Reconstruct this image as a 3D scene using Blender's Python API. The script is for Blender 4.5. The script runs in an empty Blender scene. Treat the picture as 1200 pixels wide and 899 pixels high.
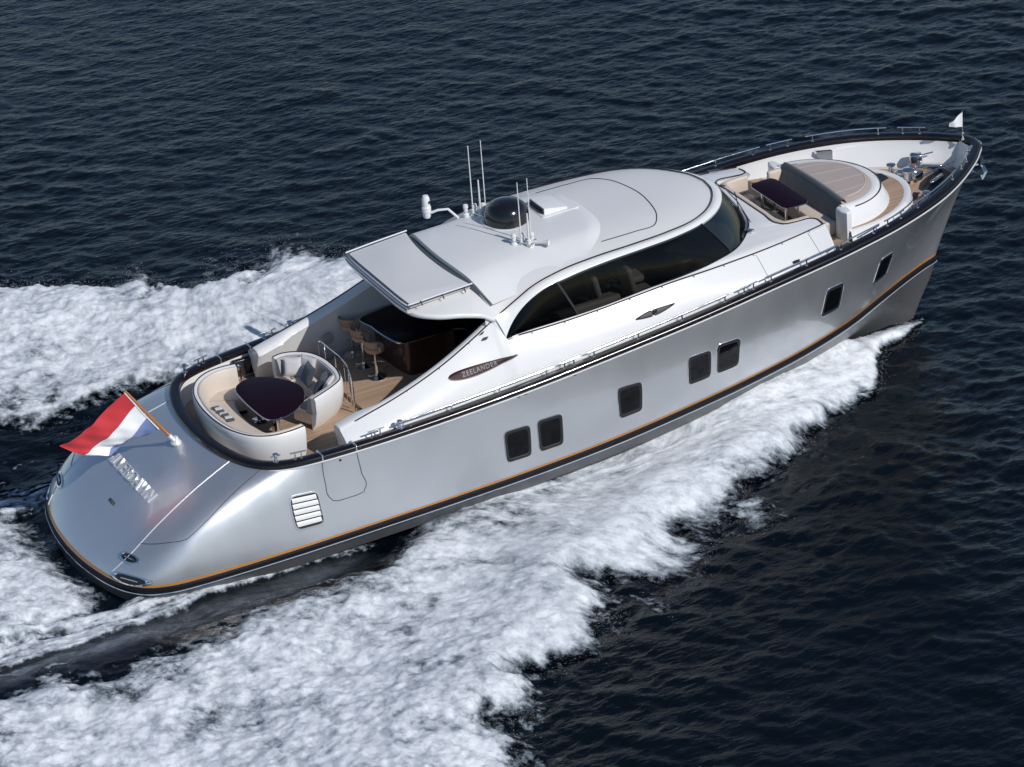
import bpy, bmesh, math, random
import numpy as np
from mathutils import Matrix, Vector, Euler

random.seed(4); RNG = np.random.default_rng(11)
R = math.radians
sc = bpy.context.scene
COL = sc.collection

# ---------------------------------------------------------------- camera
cam_d = bpy.data.cameras.new('camera'); cam = bpy.data.objects.new('camera', cam_d); COL.objects.link(cam)
sc.camera = cam
cam_d.sensor_width = 36.0; cam_d.lens = 124.67; cam_d.clip_start = 1.0; cam_d.clip_end = 6000.0
_rt = (0.8833967, -0.46709245, -0.03788028); _dn = (-0.24413398, -0.3897084, -0.88798985); _fw = (0.40001109, 0.79369516, -0.45830025)
cam.matrix_world = Matrix(((_rt[0], -_dn[0], -_fw[0], -19.7883), (_rt[1], -_dn[1], -_fw[1], -60.7515), (_rt[2], -_dn[2], -_fw[2], 36.2202), (0, 0, 0, 1)))

# ---------------------------------------------------------------- sky, sun, exposure
SUN_EL, SUN_AZ = R(39.5), R(70)                 # azimuth measured from the bow towards starboard
SD = Vector((math.cos(SUN_EL) * math.cos(SUN_AZ), -math.cos(SUN_EL) * math.sin(SUN_AZ), math.sin(SUN_EL)))
w = bpy.data.worlds.new('World'); sc.world = w; w.use_nodes = True
nt = w.node_tree; nt.nodes.clear()
wo = nt.nodes.new('ShaderNodeOutputWorld'); bg = nt.nodes.new('ShaderNodeBackground'); sk = nt.nodes.new('ShaderNodeTexSky')
sk.sky_type = 'NISHITA'; sk.sun_disc = False; sk.sun_elevation = SUN_EL; sk.sun_rotation = math.atan2(SD.x, SD.y)
sk.air_density = 1.0; sk.dust_density = 0.15; sk.ozone_density = 3.0
bg.inputs['Strength'].default_value = 0.086
nt.links.new(sk.outputs[0], bg.inputs[0]); nt.links.new(bg.outputs[0], wo.inputs[0])
sun_d = bpy.data.lights.new('sun', 'SUN'); sun_d.energy = 3.25; sun_d.angle = R(0.5); sun_d.color = (1.0, .975, .945)
sun = bpy.data.objects.new('sun', sun_d); COL.objects.link(sun)
sun.rotation_euler = SD.to_track_quat('Z', 'Y').to_euler(); sun.location = SD * 80
sc.view_settings.view_transform = 'Standard'; sc.view_settings.look = 'None'; sc.view_settings.gamma = 1.0
sc.view_settings.use_curve_mapping = False
sc.view_settings.exposure = 0.0

# ---------------------------------------------------------------- frames: the yacht runs bow up by two degrees
TRIM = R(2.0); DZ = -0.12
YM = Matrix.Translation((0, 0, DZ)) @ Matrix.Rotation(-TRIM, 4, 'Y')

# ---------------------------------------------------------------- yacht lines (boat frame: x forward, y port, z up)
def spl(xk, yk, x):
    """monotone-ish cubic (finite difference Hermite) interpolation, yk may have columns"""
    xk = np.asarray(xk, float); yk = np.asarray(yk, float); x = np.asarray(x, float)
    if yk.ndim == 1: return spl(xk, yk[:, None], x)[..., 0]
    n = len(xk); h = np.diff(xk); d = np.diff(yk, axis=0) / h[:, None]
    m = np.zeros_like(yk); m[0] = d[0]; m[-1] = d[-1]
    for i in range(1, n - 1):
        m[i] = (h[i] * d[i - 1] + h[i - 1] * d[i]) / (h[i] + h[i - 1])
    j = np.clip(np.searchsorted(xk, x, side='right') - 1, 0, n - 2)
    t = ((x - xk[j]) / h[j])[..., None]; hh = h[j][..., None]
    t2 = t * t; t3 = t2 * t
    return ((2*t3 - 3*t2 + 1) * yk[j] + (t3 - 2*t2 + t) * hh * m[j] + (-2*t3 + 3*t2) * yk[j + 1] + (t3 - t2) * hh * m[j + 1])

# sheer point (x, y, z) and the boot stripe point (x, y, z) below it, from the stem round to the middle of the stern
ST = [
 ((22.90, 0.00, 3.33), (21.80, 0.00, .79)), ((22.86, -.20, 3.33), (21.74, -.035, .785)),
 ((22.62, -.52, 3.325), (21.45, -.13, .77)),
 ((22.00, -1.09, 3.32), (20.85, -.36, .74)), ((21.00, -1.78, 3.30), (19.95, -.76, .70)),
 ((19.50, -2.38, 3.23), (18.60, -1.36, .63)), ((18.00, -2.67, 3.12), (17.25, -1.79, .57)),
 ((16.00, -2.83, 2.94), (15.55, -2.15, .50)), ((14.00, -2.885, 2.72), (13.75, -2.44, .45)),
 ((12.00, -2.88, 2.52), (11.85, -2.66, .40)), ((10.00, -2.86, 2.34), (9.92, -2.78, .37)),
 ((8.00, -2.82, 2.21), (7.95, -2.84, .36)), ((6.50, -2.75, 2.13), (6.40, -2.87, .36)),
 ((5.50, -2.67, 2.09), (5.20, -2.885, .36)), ((4.90, -2.59, 2.07), (4.20, -2.885, .36)),
 ((4.52, -2.50, 2.06), (3.20, -2.865, .36)), ((4.26, -2.39, 2.06), (2.30, -2.82, .36)),
 ((4.06, -2.25, 2.06), (1.66, -2.735, .36)), ((3.88, -2.03, 2.06), (1.22, -2.55, .36)),
 ((3.74, -1.75, 2.06), (.93, -2.25, .36)), ((3.62, -1.40, 2.06), (.71, -1.78, .36)),
 ((3.53, -1.00, 2.06), (.58, -1.25, .36)), ((3.47, -.50, 2.06), (.49, -.62, .36)), ((3.45, 0.0, 2.06), (.46, 0.0, .36)),
]
_S = np.array([a for a, b in ST]); _B = np.array([b for a, b in ST])
_m = (_S + _B) / 2
_k = np.concatenate([[0], np.cumsum(np.linalg.norm(np.diff(_m, axis=0), axis=1))]); _k /= _k[-1]
def sheer(s): return spl(_k, _S, s)
def boot(s): return spl(_k, _B, s)
def hull(s, t):
    """starboard topside: s 0 stem .. 1 stern centre, t 0 boot stripe .. 1 sheer"""
    s, t = np.broadcast_arrays(np.asarray(s, float), np.asarray(t, float))
    B = boot(s.ravel()).reshape(s.shape + (3,)); S = sheer(s.ravel()).reshape(s.shape + (3,))
    h = (S - B)[..., 2:]; ez = np.array([0, 0, 1.0])
    d = (B - S) * np.array([1, 1, 0])
    L = np.linalg.norm(d, axis=-1, keepdims=True)
    aft = np.clip((5.6 - S[..., :1]) / 1.6, 0, 1); aft = aft * aft * (3 - 2 * aft)
    bow = np.clip((S[..., :1] - 15) / 7, 0, 1)
    q = np.clip(np.abs(S[..., 1:2]) / 2.4, 0, 1) ** 2          # 0 on the flat transom, 1 on the round quarter
    P1a = B - d * (.20 - .20 * q) + ez * h * (.37 + .13 * q)
    P2a = S + d * (.36 + .12 * q) - ez * h * (.27 - .12 * q)
    P1m = B + (S - B) * np.array([.33, .45, .33]) * 1.0 - (S - B) * np.array([0, .38, 0]) * bow
    P2m = B + (S - B) * np.array([.66, .85, .66]) - (S - B) * np.array([0, .42, 0]) * bow
    P1 = P1m * (1 - aft) + P1a * aft; P2 = P2m * (1 - aft) + P2a * aft
    t = t[..., None]; u = 1 - t
    return u**3 * B + 3*u*u*t * P1 + 3*u*t*t * P2 + t**3 * S
def hull_n(s, t, e=1e-3):
    a = hull(np.clip(np.asarray(s) + e, 0, 1), t) - hull(np.clip(np.asarray(s) - e, 0, 1), t)
    b = hull(s, np.clip(np.asarray(t) + e, 0, 1)) - hull(s, np.clip(np.asarray(t) - e, 0, 1))
    n = np.cross(b, a); n = n / (np.linalg.norm(n, axis=-1, keepdims=True) + 1e-12)
    return n
_sx = np.linspace(0, 1, 2001); _sc = sheer(_sx); _u = np.argmax(_sx > .93)
def s_at(x):
    """girth parameter of the sheer at a given x (side only)"""
    m = _sx < .86
    return np.interp(-np.asarray(x, float), -_sc[m][:, 0], _sx[m])
def sheer_x(x): return sheer(s_at(x))

# roof edge line (dark hand rail), brim, window foot and shoulder line: starboard half
C3 = np.array([(5.9, -2.2, 2.34), (6.2, -2.2, 2.42), (7.2, -2.2, 2.68), (8.2, -2.16, 3.02), (9.2, -2.07, 3.47), (9.56, -2.04, 3.66), (10.2, -1.98, 3.95),
 (10.5, -1.95, 4.08), (11.3, -1.9, 4.25), (12.1, -1.86, 4.3), (13.0, -1.83, 4.31), (13.9, -1.75, 4.31), (14.6, -1.6, 4.31), (15.1, -1.33, 4.31),
 (15.5, -.92, 4.3), (15.76, -.46, 4.3), (15.85, 0, 4.3)])
TB = np.array([(9.72, -2.27, 3.33), (9.86, -2.2, 3.5), (10.16, -2.13, 3.77), (10.66, -2.09, 4.03), (11.4, -2.06, 4.16), (12.33, -2.02, 4.23), (13.18, -1.98, 4.25),
 (14.04, -1.9, 4.26), (14.72, -1.72, 4.26), (15.28, -1.40, 4.25), (15.72, -.95, 4.24), (15.98, -.48, 4.24), (16.08, 0, 4.24)])
DB = np.array([(9.72, -2.275, 3.32), (10.2, -2.24, 3.32), (11.0, -2.22, 3.31), (12.0, -2.21, 3.33), (13.0, -2.2, 3.41), (14.0, -2.18, 3.47), (14.8, -2.08, 3.5),
 (15.5, -1.82, 3.5), (16.04, -1.36, 3.5), (16.38, -.92, 3.5), (16.56, -.46, 3.5), (16.63, 0, 3.5)])
C5 = np.array([(9.72, -2.30, 3.30), (10.5, -2.29, 3.28), (11.2, -2.29, 3.28), (12.0, -2.29, 3.31), (13.0, -2.29, 3.38), (13.8, -2.29, 3.43), (14.5, -2.26, 3.43), (15.2, -2.19, 3.42),
 (16.2, -2.08, 3.42), (17.2, -1.90, 3.42), (17.75, -1.76, 3.41)])
def resamp(P, n):
    P = np.asarray(P, float); k = np.concatenate([[0], np.cumsum(np.linalg.norm(np.diff(P, axis=0), axis=1))])
    return spl(k, P, np.linspace(0, k[-1], n))
def at_x(P, x): return spl(P[:, 0], P, x)


# ---------------------------------------------------------------- materials
def nm(name):
    m = bpy.data.materials.new(name); m.use_nodes = True
    return m, m.node_tree, m.node_tree.nodes['Principled BSDF']
def pbr(name, col, rough=.4, metal=0.0, coat=0.0, spec=.5, var=0.0, vscale=4.0, bump=0.0, bscale=40.0, rvar=0.0, coat_r=.04, sheen=0.0):
    m, t, b = nm(name); N, L = t.nodes, t.links
    b.inputs['Base Color'].default_value = (*col, 1); b.inputs['Roughness'].default_value = rough; b.inputs['Metallic'].default_value = metal
    b.inputs['Coat Weight'].default_value = coat; b.inputs['Coat Roughness'].default_value = coat_r; b.inputs['Specular IOR Level'].default_value = spec
    b.inputs['Sheen Weight'].default_value = sheen
    tc = N.new('ShaderNodeTexCoord')
    if var or rvar:
        n = N.new('ShaderNodeTexNoise'); n.inputs['Scale'].default_value = vscale; n.inputs['Detail'].default_value = 5
        L.new(tc.outputs['Object'], n.inputs['Vector'])
        if var:
            mx = N.new('ShaderNodeMix'); mx.data_type = 'RGBA'
            mx.inputs['A'].default_value = tuple(c * (1 - var) for c in col) + (1,); mx.inputs['B'].default_value = tuple(min(1, c * (1 + var)) for c in col) + (1,)
            L.new(n.outputs['Fac'], mx.inputs['Factor']); L.new(mx.outputs['Result'], b.inputs['Base Color'])
        if rvar:
            r = N.new('ShaderNodeMapRange'); r.inputs['From Min'].default_value = .3; r.inputs['From Max'].default_value = .7
            r.inputs['To Min'].default_value = max(.02, rough - rvar); r.inputs['To Max'].default_value = rough + rvar
            L.new(n.outputs['Fac'], r.inputs['Value']); L.new(r.outputs['Result'], b.inputs['Roughness'])
    if bump:
        n2 = N.new('ShaderNodeTexNoise'); n2.inputs['Scale'].default_value = bscale; n2.inputs['Detail'].default_value = 3
        L.new(tc.outputs['Object'], n2.inputs['Vector'])
        bp = N.new('ShaderNodeBump'); bp.inputs['Strength'].default_value = bump; bp.inputs['Distance'].default_value = .01
        L.new(n2.outputs['Fac'], bp.inputs['Height']); L.new(bp.outputs['Normal'], b.inputs['Normal'])
    return m

def silver():
    m, t, b = nm('silver metallic paint'); N, L = t.nodes, t.links
    b.inputs['Metallic'].default_value = .76; b.inputs['Roughness'].default_value = .36
    b.inputs['Coat Weight'].default_value = .85; b.inputs['Coat Roughness'].default_value = .03
    tc = N.new('ShaderNodeTexCoord')
    fl = N.new('ShaderNodeTexNoise'); fl.inputs['Scale'].default_value = 900; fl.inputs['Detail'].default_value = 1
    L.new(tc.outputs['Object'], fl.inputs['Vector'])
    mx = N.new('ShaderNodeMix'); mx.data_type = 'RGBA'
    mx.inputs['A'].default_value = (.56, .57, .585, 1); mx.inputs['B'].default_value = (.73, .74, .755, 1)
    L.new(fl.outputs['Fac'], mx.inputs['Factor']); L.new(mx.outputs['Result'], b.inputs['Base Color'])
    rn = N.new('ShaderNodeTexNoise'); rn.inputs['Scale'].default_value = 2.2; rn.inputs['Detail'].default_value = 4
    mp = N.new('ShaderNodeMapping'); mp.inputs['Scale'].default_value = (1, 1, .25)
    L.new(tc.outputs['Object'], mp.inputs['Vector']); L.new(mp.outputs['Vector'], rn.inputs['Vector'])
    mr = N.new('ShaderNodeMapRange'); mr.inputs['From Min'].default_value = .3; mr.inputs['From Max'].default_value = .7
    mr.inputs['To Min'].default_value = .33; mr.inputs['To Max'].default_value = .43
    L.new(rn.outputs['Fac'], mr.inputs['Value']); L.new(mr.outputs['Result'], b.inputs['Roughness'])
    return m

def teak():
    m, t, b = nm('teak planking'); N, L = t.nodes, t.links
    tc = N.new('ShaderNodeTexCoord'); sp = N.new('ShaderNodeSeparateXYZ'); L.new(tc.outputs['Object'], sp.inputs[0])
    ml = N.new('ShaderNodeMath'); ml.operation = 'MULTIPLY'; ml.inputs[1].default_value = 1 / .06; L.new(sp.outputs['Y'], ml.inputs[0])
    fr = N.new('ShaderNodeMath'); fr.operation = 'FRACT'; L.new(ml.outputs[0], fr.inputs[0])
    lt = N.new('ShaderNodeMath'); lt.operation = 'LESS_THAN'; lt.inputs[1].default_value = .11; L.new(fr.outputs[0], lt.inputs[0])
    fl = N.new('ShaderNodeMath'); fl.operation = 'FLOOR'; L.new(ml.outputs[0], fl.inputs[0])
    wn = N.new('ShaderNodeTexWhiteNoise'); wn.noise_dimensions = '1D'; L.new(fl.outputs[0], wn.inputs['W'])
    mp = N.new('ShaderNodeMapping'); mp.inputs['Scale'].default_value = (2.5, 40, 10); L.new(tc.outputs['Object'], mp.inputs['Vector'])
    gr = N.new('ShaderNodeTexNoise'); gr.inputs['Scale'].default_value = 1.2; gr.inputs['Detail'].default_value = 6; L.new(mp.outputs['Vector'], gr.inputs['Vector'])
    ad = N.new('ShaderNodeMath'); ad.operation = 'MULTIPLY_ADD'; ad.inputs[1].default_value = .55; L.new(wn.outputs['Value'], ad.inputs[0])
    m2 = N.new('ShaderNodeMath'); m2.operation = 'MULTIPLY'; m2.inputs[1].default_value = .6; L.new(gr.outputs['Fac'], m2.inputs[0]); L.new(m2.outputs[0], ad.inputs[2])
    cr = N.new('ShaderNodeMix'); cr.data_type = 'RGBA'; cr.inputs['A'].default_value = (.33, .215, .135, 1); cr.inputs['B'].default_value = (.52, .37, .255, 1)
    L.new(ad.outputs[0], cr.inputs['Factor'])
    cm = N.new('ShaderNodeMix'); cm.data_type = 'RGBA'; cm.inputs['B'].default_value = (.05, .035, .025, 1)
    L.new(lt.outputs[0], cm.inputs['Factor']); L.new(cr.outputs['Result'], cm.inputs['A']); L.new(cm.outputs['Result'], b.inputs['Base Color'])
    b.inputs['Roughness'].default_value = .6
    return m

def thin_glass(name, tint, ior=1.28):
    m = bpy.data.materials.new(name); m.use_nodes = True; t = m.node_tree; N, L = t.nodes, t.links; N.clear()
    o = N.new('ShaderNodeOutputMaterial'); mx = N.new('ShaderNodeMixShader'); tr = N.new('ShaderNodeBsdfTransparent'); gl = N.new('ShaderNodeBsdfGlossy')
    fr = N.new('ShaderNodeFresnel'); fr.inputs['IOR'].default_value = ior
    tr.inputs['Color'].default_value = (*tint, 1); gl.inputs['Roughness'].default_value = .015; gl.inputs['Color'].default_value = (1, 1, 1, 1)
    L.new(fr.outputs[0], mx.inputs[0]); L.new(tr.outputs[0], mx.inputs[1]); L.new(gl.outputs[0], mx.inputs[2]); L.new(mx.outputs[0], o.inputs[0])
    return m

M = dict(
 silver=silver(), teak=teak(),
 white=pbr('white gelcoat', (.78, .77, .755), .22, coat=.3, var=.02, vscale=1.5),
 roof=pbr('satin pale grey roof paint', (.69, .68, .665), .42, var=.02, vscale=2),
 hump=pbr('white satin roof paint', (.72, .715, .705), .35, var=.02, vscale=2),
 cap=pbr('dark varnished mahogany', (.007, .0045, .005), .2, coat=.2, var=.3, vscale=6),
 lacquer=pbr('black cherry lacquer', (.012, .003, .008), .13, coat=.0, spec=.09, rvar=.03, vscale=3),
 orange=pbr('orange boot stripe', (.50, .21, .03), .35, coat=.2),
 copper=pbr('dark copper stripe', (.009, .008, .011), .4, coat=0, spec=.2),
 black=pbr('black boot top', (.012, .012, .014), .25, coat=.4),
 bottom=pbr('dark grey antifouling', (.12, .12, .125), .35, metal=.3, var=.12, vscale=3, coat=.2),
 chrome=pbr('polished stainless steel', (.78, .78, .78), .10, metal=1.0, rvar=.05, vscale=12),
 dkchrome=pbr('dark bronze trim', (.045, .03, .036), .30, metal=.5),
 brushed=pbr('brushed white metal line', (.82, .82, .83), .3, metal=.3),
 seam=pbr('dark panel joint', (.03, .03, .035), .5),
 cream=pbr('cream leather', (.62, .53, .44), .5, var=.05, vscale=7, bump=.25, bscale=9, sheen=.1),
 grey_fabric=pbr('grey upholstery', (.36, .35, .35), .7, var=.06, vscale=9, bump=.2, bscale=14),
 taupe=pbr('taupe sunpad fabric', (.40, .32, .28), .65, var=.05, vscale=5, bump=.3, bscale=6, sheen=.2),
 pillow_blue=pbr('slate blue cushion cloth', (.055, .07, .092), .8, var=.3, vscale=28, bump=.4, bscale=60, sheen=.2),
 pillow_light=pbr('pale striped cushion cloth', (.58, .56, .55), .8, var=.12, vscale=20, bump=.4, bscale=50, sheen=.2),
 tan=pbr('tan leather', (.46, .30, .19), .45, var=.08, vscale=9, coat=.1),
 mahogany=pbr('gloss mahogany', (.050, .016, .011), .25, coat=.4, var=.35, vscale=5),
 dark=pbr('dark interior lining', (.030, .030, .035), .5, var=.1),
 darkfloor=pbr('dark carpet', (.06, .055, .05), .9, var=.1, bump=.3, bscale=80),
 rubber=pbr('black rubber', (.015, .015, .016), .55),
 dome=pbr('gloss black dome', (.008, .008, .009), .16, coat=.5),
 plastic=pbr('white plastic', (.75, .75, .74), .35),
 varnish=pbr('varnished ash staff', (.42, .16, .03), .18, coat=.7, var=.2, vscale=14),
 red=pbr('red bunting', (.52, .026, .034), .75, sheen=.15), fwhite=pbr('white bunting', (.80, .80, .80), .75), blue=pbr('blue bunting', (.17, .24, .46), .75, sheen=.15),  # blue is lightened to stand in for light coming through the cloth
 tint=thin_glass('dark tinted glass', (.25, .26, .27)), blackglass=thin_glass('black cabin glass panel', (.035, .037, .04)), letter=pbr('satin bright letters', (.80, .80, .80), .28, metal=.55), screen=thin_glass('windscreen glass', (.72, .77, .77), 1.65),
 port=pbr('black cabin glass', (.005, .005, .006), .05, spec=.18),
 plaque=pbr('burgundy plaque enamel', (.030, .006, .011), .4, coat=0, spec=.2),
 dkgrey=pbr('charcoal upholstery', (.13, .135, .14), .75, var=.08, vscale=9, bump=.2, bscale=14),
 step_grey=pbr('dark grey step strip', (.07, .08, .09), .5),
 badge=pbr('dark badge metal', (.035, .028, .032), .45, spec=.25),
 gold=pbr('pale silver lettering', (.27, .24, .24), .5),
)
# ---------------------------------------------------------------- mesh helpers
class MB:
    """collects shapes that belong to ONE mesh"""
    def __init__(s): s.v = []; s.f = []; s.n = 0; s.mi = []
    def add(s, V, F, mi=0):
        V = np.asarray(V, float).reshape(-1, 3); s.v.append(V); s.f += [[i + s.n for i in f] for f in F]; s.mi += [mi] * len(F); s.n += len(V); return s
    def grid(s, P, cu=False, cv=False, flip=False, mi=0):
        P = np.asarray(P, float); n, m = P.shape[:2]; F = []
        for i in range(n if cu else n - 1):
            i2 = (i + 1) % n
            for j in range(m if cv else m - 1):
                j2 = (j + 1) % m
                q = [i * m + j, i2 * m + j, i2 * m + j2, i * m + j2]
                F.append(q[::-1] if flip else q)
        return s.add(P.reshape(-1, 3), F, mi)
    def tube(s, path, r, n=8, closed=False):
        P = np.asarray(path, float); k = len(P); r = np.broadcast_to(np.asarray(r, float), (k,))
        T = np.gradient(P, axis=0) if not closed else np.roll(P, -1, 0) - np.roll(P, 1, 0)
        T /= np.linalg.norm(T, axis=1)[:, None] + 1e-12
        a = np.array([0, 0, 1.0]) if abs(T[0][2]) < .9 else np.array([1.0, 0, 0])
        rows = []; u = a - T[0] * (a @ T[0]); u /= np.linalg.norm(u)
        for i in range(k):
            u = u - T[i] * (u @ T[i]); u /= np.linalg.norm(u) + 1e-12; w_ = np.cross(T[i], u)
            an = np.linspace(0, 2 * np.pi, n, endpoint=False)
            rows.append(P[i] + r[i] * (np.cos(an)[:, None] * u + np.sin(an)[:, None] * w_))
        s.grid(np.array(rows), cu=closed, cv=True)
        if not closed:
            b = s.n - k * n
            s.f.append([b + i for i in range(n)]); s.f.append([b + (k - 1) * n + i for i in range(n)][::-1]); s.mi += [0, 0]
        return s
    def lathe(s, prof, c=(0, 0, 0), n=20, M3=None):
        an = np.linspace(0, 2 * np.pi, n, endpoint=False)
        P = np.array([[(r * np.cos(a), r * np.sin(a), z) for a in an] for r, z in prof])
        if M3 is not None: P = P @ np.asarray(M3).T
        P = P + np.asarray(c); s.grid(P, cv=True)
        b = s.n - len(prof) * n
        s.f.append([b + i for i in range(n)][::-1]); s.f.append([b + (len(prof) - 1) * n + i for i in range(n)]); s.mi += [0, 0]
        return s
    def slab(s, outline, z0, z1, r=0.0, rb=0.0, k=4, zf=None, crown=0.0):
        """solid of a closed plan outline with rounded top / bottom rims; zf(x,y) lifts it"""
        O = np.asarray(outline, float)
        if np.sum(O[:, 0] * np.roll(O[:, 1], -1) - np.roll(O[:, 0], -1) * O[:, 1]) < 0: O = O[::-1]
        t = np.roll(O, -1, 0) - np.roll(O, 1, 0); t /= np.linalg.norm(t, axis=1)[:, None] + 1e-12
        nn = np.stack([t[:, 1], -t[:, 0]], 1)
        rings = []
        if rb:
            for i in range(k + 1):
                a = np.pi / 2 * (1 - i / k); rings.append((rb * (1 - math.cos(a)), z0 + rb * (1 - math.sin(a))))
        else: rings.append((0, z0))
        if r:
            for i in range(k + 1):
                a = np.pi / 2 * i / k; rings.append((r * (1 - math.cos(a)), z1 - r * (1 - math.sin(a))))
        else: rings.append((0, z1))
        P = []
        for ins, z in rings:
            q = O - nn * ins; P.append(np.column_stack([q, np.full(len(q), z)]))
        P = np.array(P)
        if zf is not None: P[..., 2] += zf(P[..., 0], P[..., 1])
        s.grid(P, cv=True); m = len(O); b = s.n - len(P) * m
        s.f.append([b + i for i in range(m)][::-1]); s.f.append([b + (len(P) - 1) * m + i for i in range(m)]); s.mi += [0, 0]
        return s
    def box(s, c, sz, r=.02, rz=0.0, k=3):
        x, y = sz[0] / 2, sz[1] / 2; rr = min(r * 1.5, x * .9, y * .9); O = []
        for cx, cy, a0 in ((x - rr, y - rr, 0), (-x + rr, y - rr, 90), (-x + rr, -y + rr, 180), (x - rr, -y + rr, 270)):
            for i in range(k + 1):
                a = R(a0 + 90 * i / k); O.append((cx + rr * math.cos(a), cy + rr * math.sin(a)))
        b = s.n; s.slab(O, -sz[2] / 2, sz[2] / 2, r, r, k)
        V = s.v[-1]; cz, sz_ = math.cos(rz), math.sin(rz)
        s.v[-1] = np.column_stack([V[:, 0] * cz - V[:, 1] * sz_, V[:, 0] * sz_ + V[:, 1] * cz, V[:, 2]]) + np.asarray(c)
        return s
    def xf(s, mat):
        m = np.array(mat); V = np.vstack(s.v); s.v = [V @ m[:3, :3].T + m[:3, 3]]; return s
    def shift(s, d): s.v = [v + np.asarray(d) for v in s.v]; return s
    def mesh(s, name):
        me = bpy.data.meshes.new(name); me.from_pydata(np.vstack(s.v).tolist(), [], s.f); me.validate(); return me

YACHT = None
def finish(me, mats, smooth=True, angle=35, fix=True):
    for m in (mats if isinstance(mats, (list, tuple)) else [mats]): me.materials.append(m)
    if fix:
        bm = bmesh.new(); bm.from_mesh(me); bmesh.ops.remove_doubles(bm, verts=bm.verts, dist=1e-5); bmesh.ops.recalc_face_normals(bm, faces=bm.faces); bm.to_mesh(me); bm.free()
    if smooth:
        me.shade_smooth(); me.set_sharp_from_angle(angle=R(angle))
    else: me.shade_flat()
def part(name, mb, mat, parent=None, label=None, smooth=True, angle=35):
    me = mb if isinstance(mb, bpy.types.Mesh) else mb.mesh(name)
    if not isinstance(mb, bpy.types.Mesh): 
        finish(me, mat, smooth, angle)
        if mb.mi and max(mb.mi) > 0 and len(me.polygons) == len(mb.mi): me.polygons.foreach_set('material_index', mb.mi)
    o = bpy.data.objects.new(name, me); COL.objects.link(o); o.parent = parent if parent is not None else YACHT
    if label: o['label'] = label
    return o
def thing(name, label, cat, loc=(0, 0, 0), rz=0.0, group=None, mat=None):
    o = bpy.data.objects.new(name, None); COL.objects.link(o); o.empty_display_size = .3
    o.matrix_world = (mat if mat is not None else YM) @ Matrix.Translation(loc) @ Matrix.Rotation(rz, 4, 'Z')
    o['label'] = label; o['category'] = cat
    if group: o['group'] = group
    return o
def mirror(P): return np.asarray(P, float) * np.array([1, -1, 1])
def both(P):
    """starboard half curve ending on the centreline -> whole curve starboard..port"""
    P = np.asarray(P, float); return np.vstack([P, mirror(P)[-2::-1]])
def text_mesh(txt, size, ext, spacing=1.0, bev=0.0):
    cu = bpy.data.curves.new('lettering', 'FONT'); cu.body = txt; cu.size = size; cu.extrude = ext; cu.align_x = 'CENTER'; cu.align_y = 'CENTER'; cu.space_character = spacing
    cu.bevel_depth = bev; cu.resolution_u = 3
    o = bpy.data.objects.new('tmp', cu); COL.objects.link(o)
    dg = bpy.context.evaluated_depsgraph_get(); me = bpy.data.meshes.new_from_object(o.evaluated_get(dg))
    bpy.data.objects.remove(o); bpy.data.curves.remove(cu)
    return me
def ring_outline(pts, n=80):
    P = np.asarray(pts, float); P = np.vstack([P, P[:1]]); k = np.concatenate([[0], np.cumsum(np.linalg.norm(np.diff(P, axis=0), axis=1))]); t = np.linspace(0, k[-1], n + 1)[:-1]; return np.stack([np.interp(t, k, P[:, 0]), np.interp(t, k, P[:, 1])], 1)
def smooth_closed(pts, n=80):
    """closed Catmull-Rom through pts"""
    P = np.asarray(pts, float); k = len(P); out = []
    per = max(2, n // k)
    for i in range(k):
        a, b, c, d = P[i - 1], P[i], P[(i + 1) % k], P[(i + 2) % k]
        for j in range(per):
            t = j / per
            out.append(.5 * ((2*b) + (-a + c) * t + (2*a - 5*b + 4*c - d) * t*t + (-a + 3*b - 3*c + d) * t**3))
    return np.array(out)

# ================================================================= THE YACHT
YACHT = thing('motor_yacht', 'long silver motor yacht with white cabin and dark rail speeding across dark sea', 'yacht')

SS = np.concatenate([np.linspace(0, .06, 16)[:-1], np.linspace(.06, .74, 84)[:-1], np.linspace(.74, 1, 70)])
TT = np.linspace(0, 1, 30)
sg, tg = np.meshgrid(SS, TT, indexing='ij')
HP = hull(sg, tg)
HALL = np.concatenate([HP, mirror(HP)[-2::-1]], 0)
part('hull', MB().grid(HALL), M['silver'], angle=60)

def hull_dn(s, dz_):
    """skin just below the boot stripe"""
    B = boot(s); S = sheer(s); return B

def plan_normal(C_):
    t = np.gradient(C_, axis=0); n = np.column_stack([t[:, 1], -t[:, 0], np.zeros(len(t))]); n /= np.linalg.norm(n, axis=1)[:, None] + 1e-12
    return n
BW = np.vstack([boot(SS), mirror(boot(SS))[-2::-1]])     # stem (stbd) .. stern .. stem (port)
SW = np.vstack([sheer(SS), mirror(sheer(SS))[-2::-1]])
BN = plan_normal(BW); SN = plan_normal(SW)
if BN[60][1] > 0: BN = -BN
if SN[60][1] > 0: SN = -SN
def sweep(C_, Nn, prof):
    P = np.array([[c + n * o + np.array([0, 0, z]) for o, z in prof] for c, n in zip(C_, Nn)])
    return P
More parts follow.
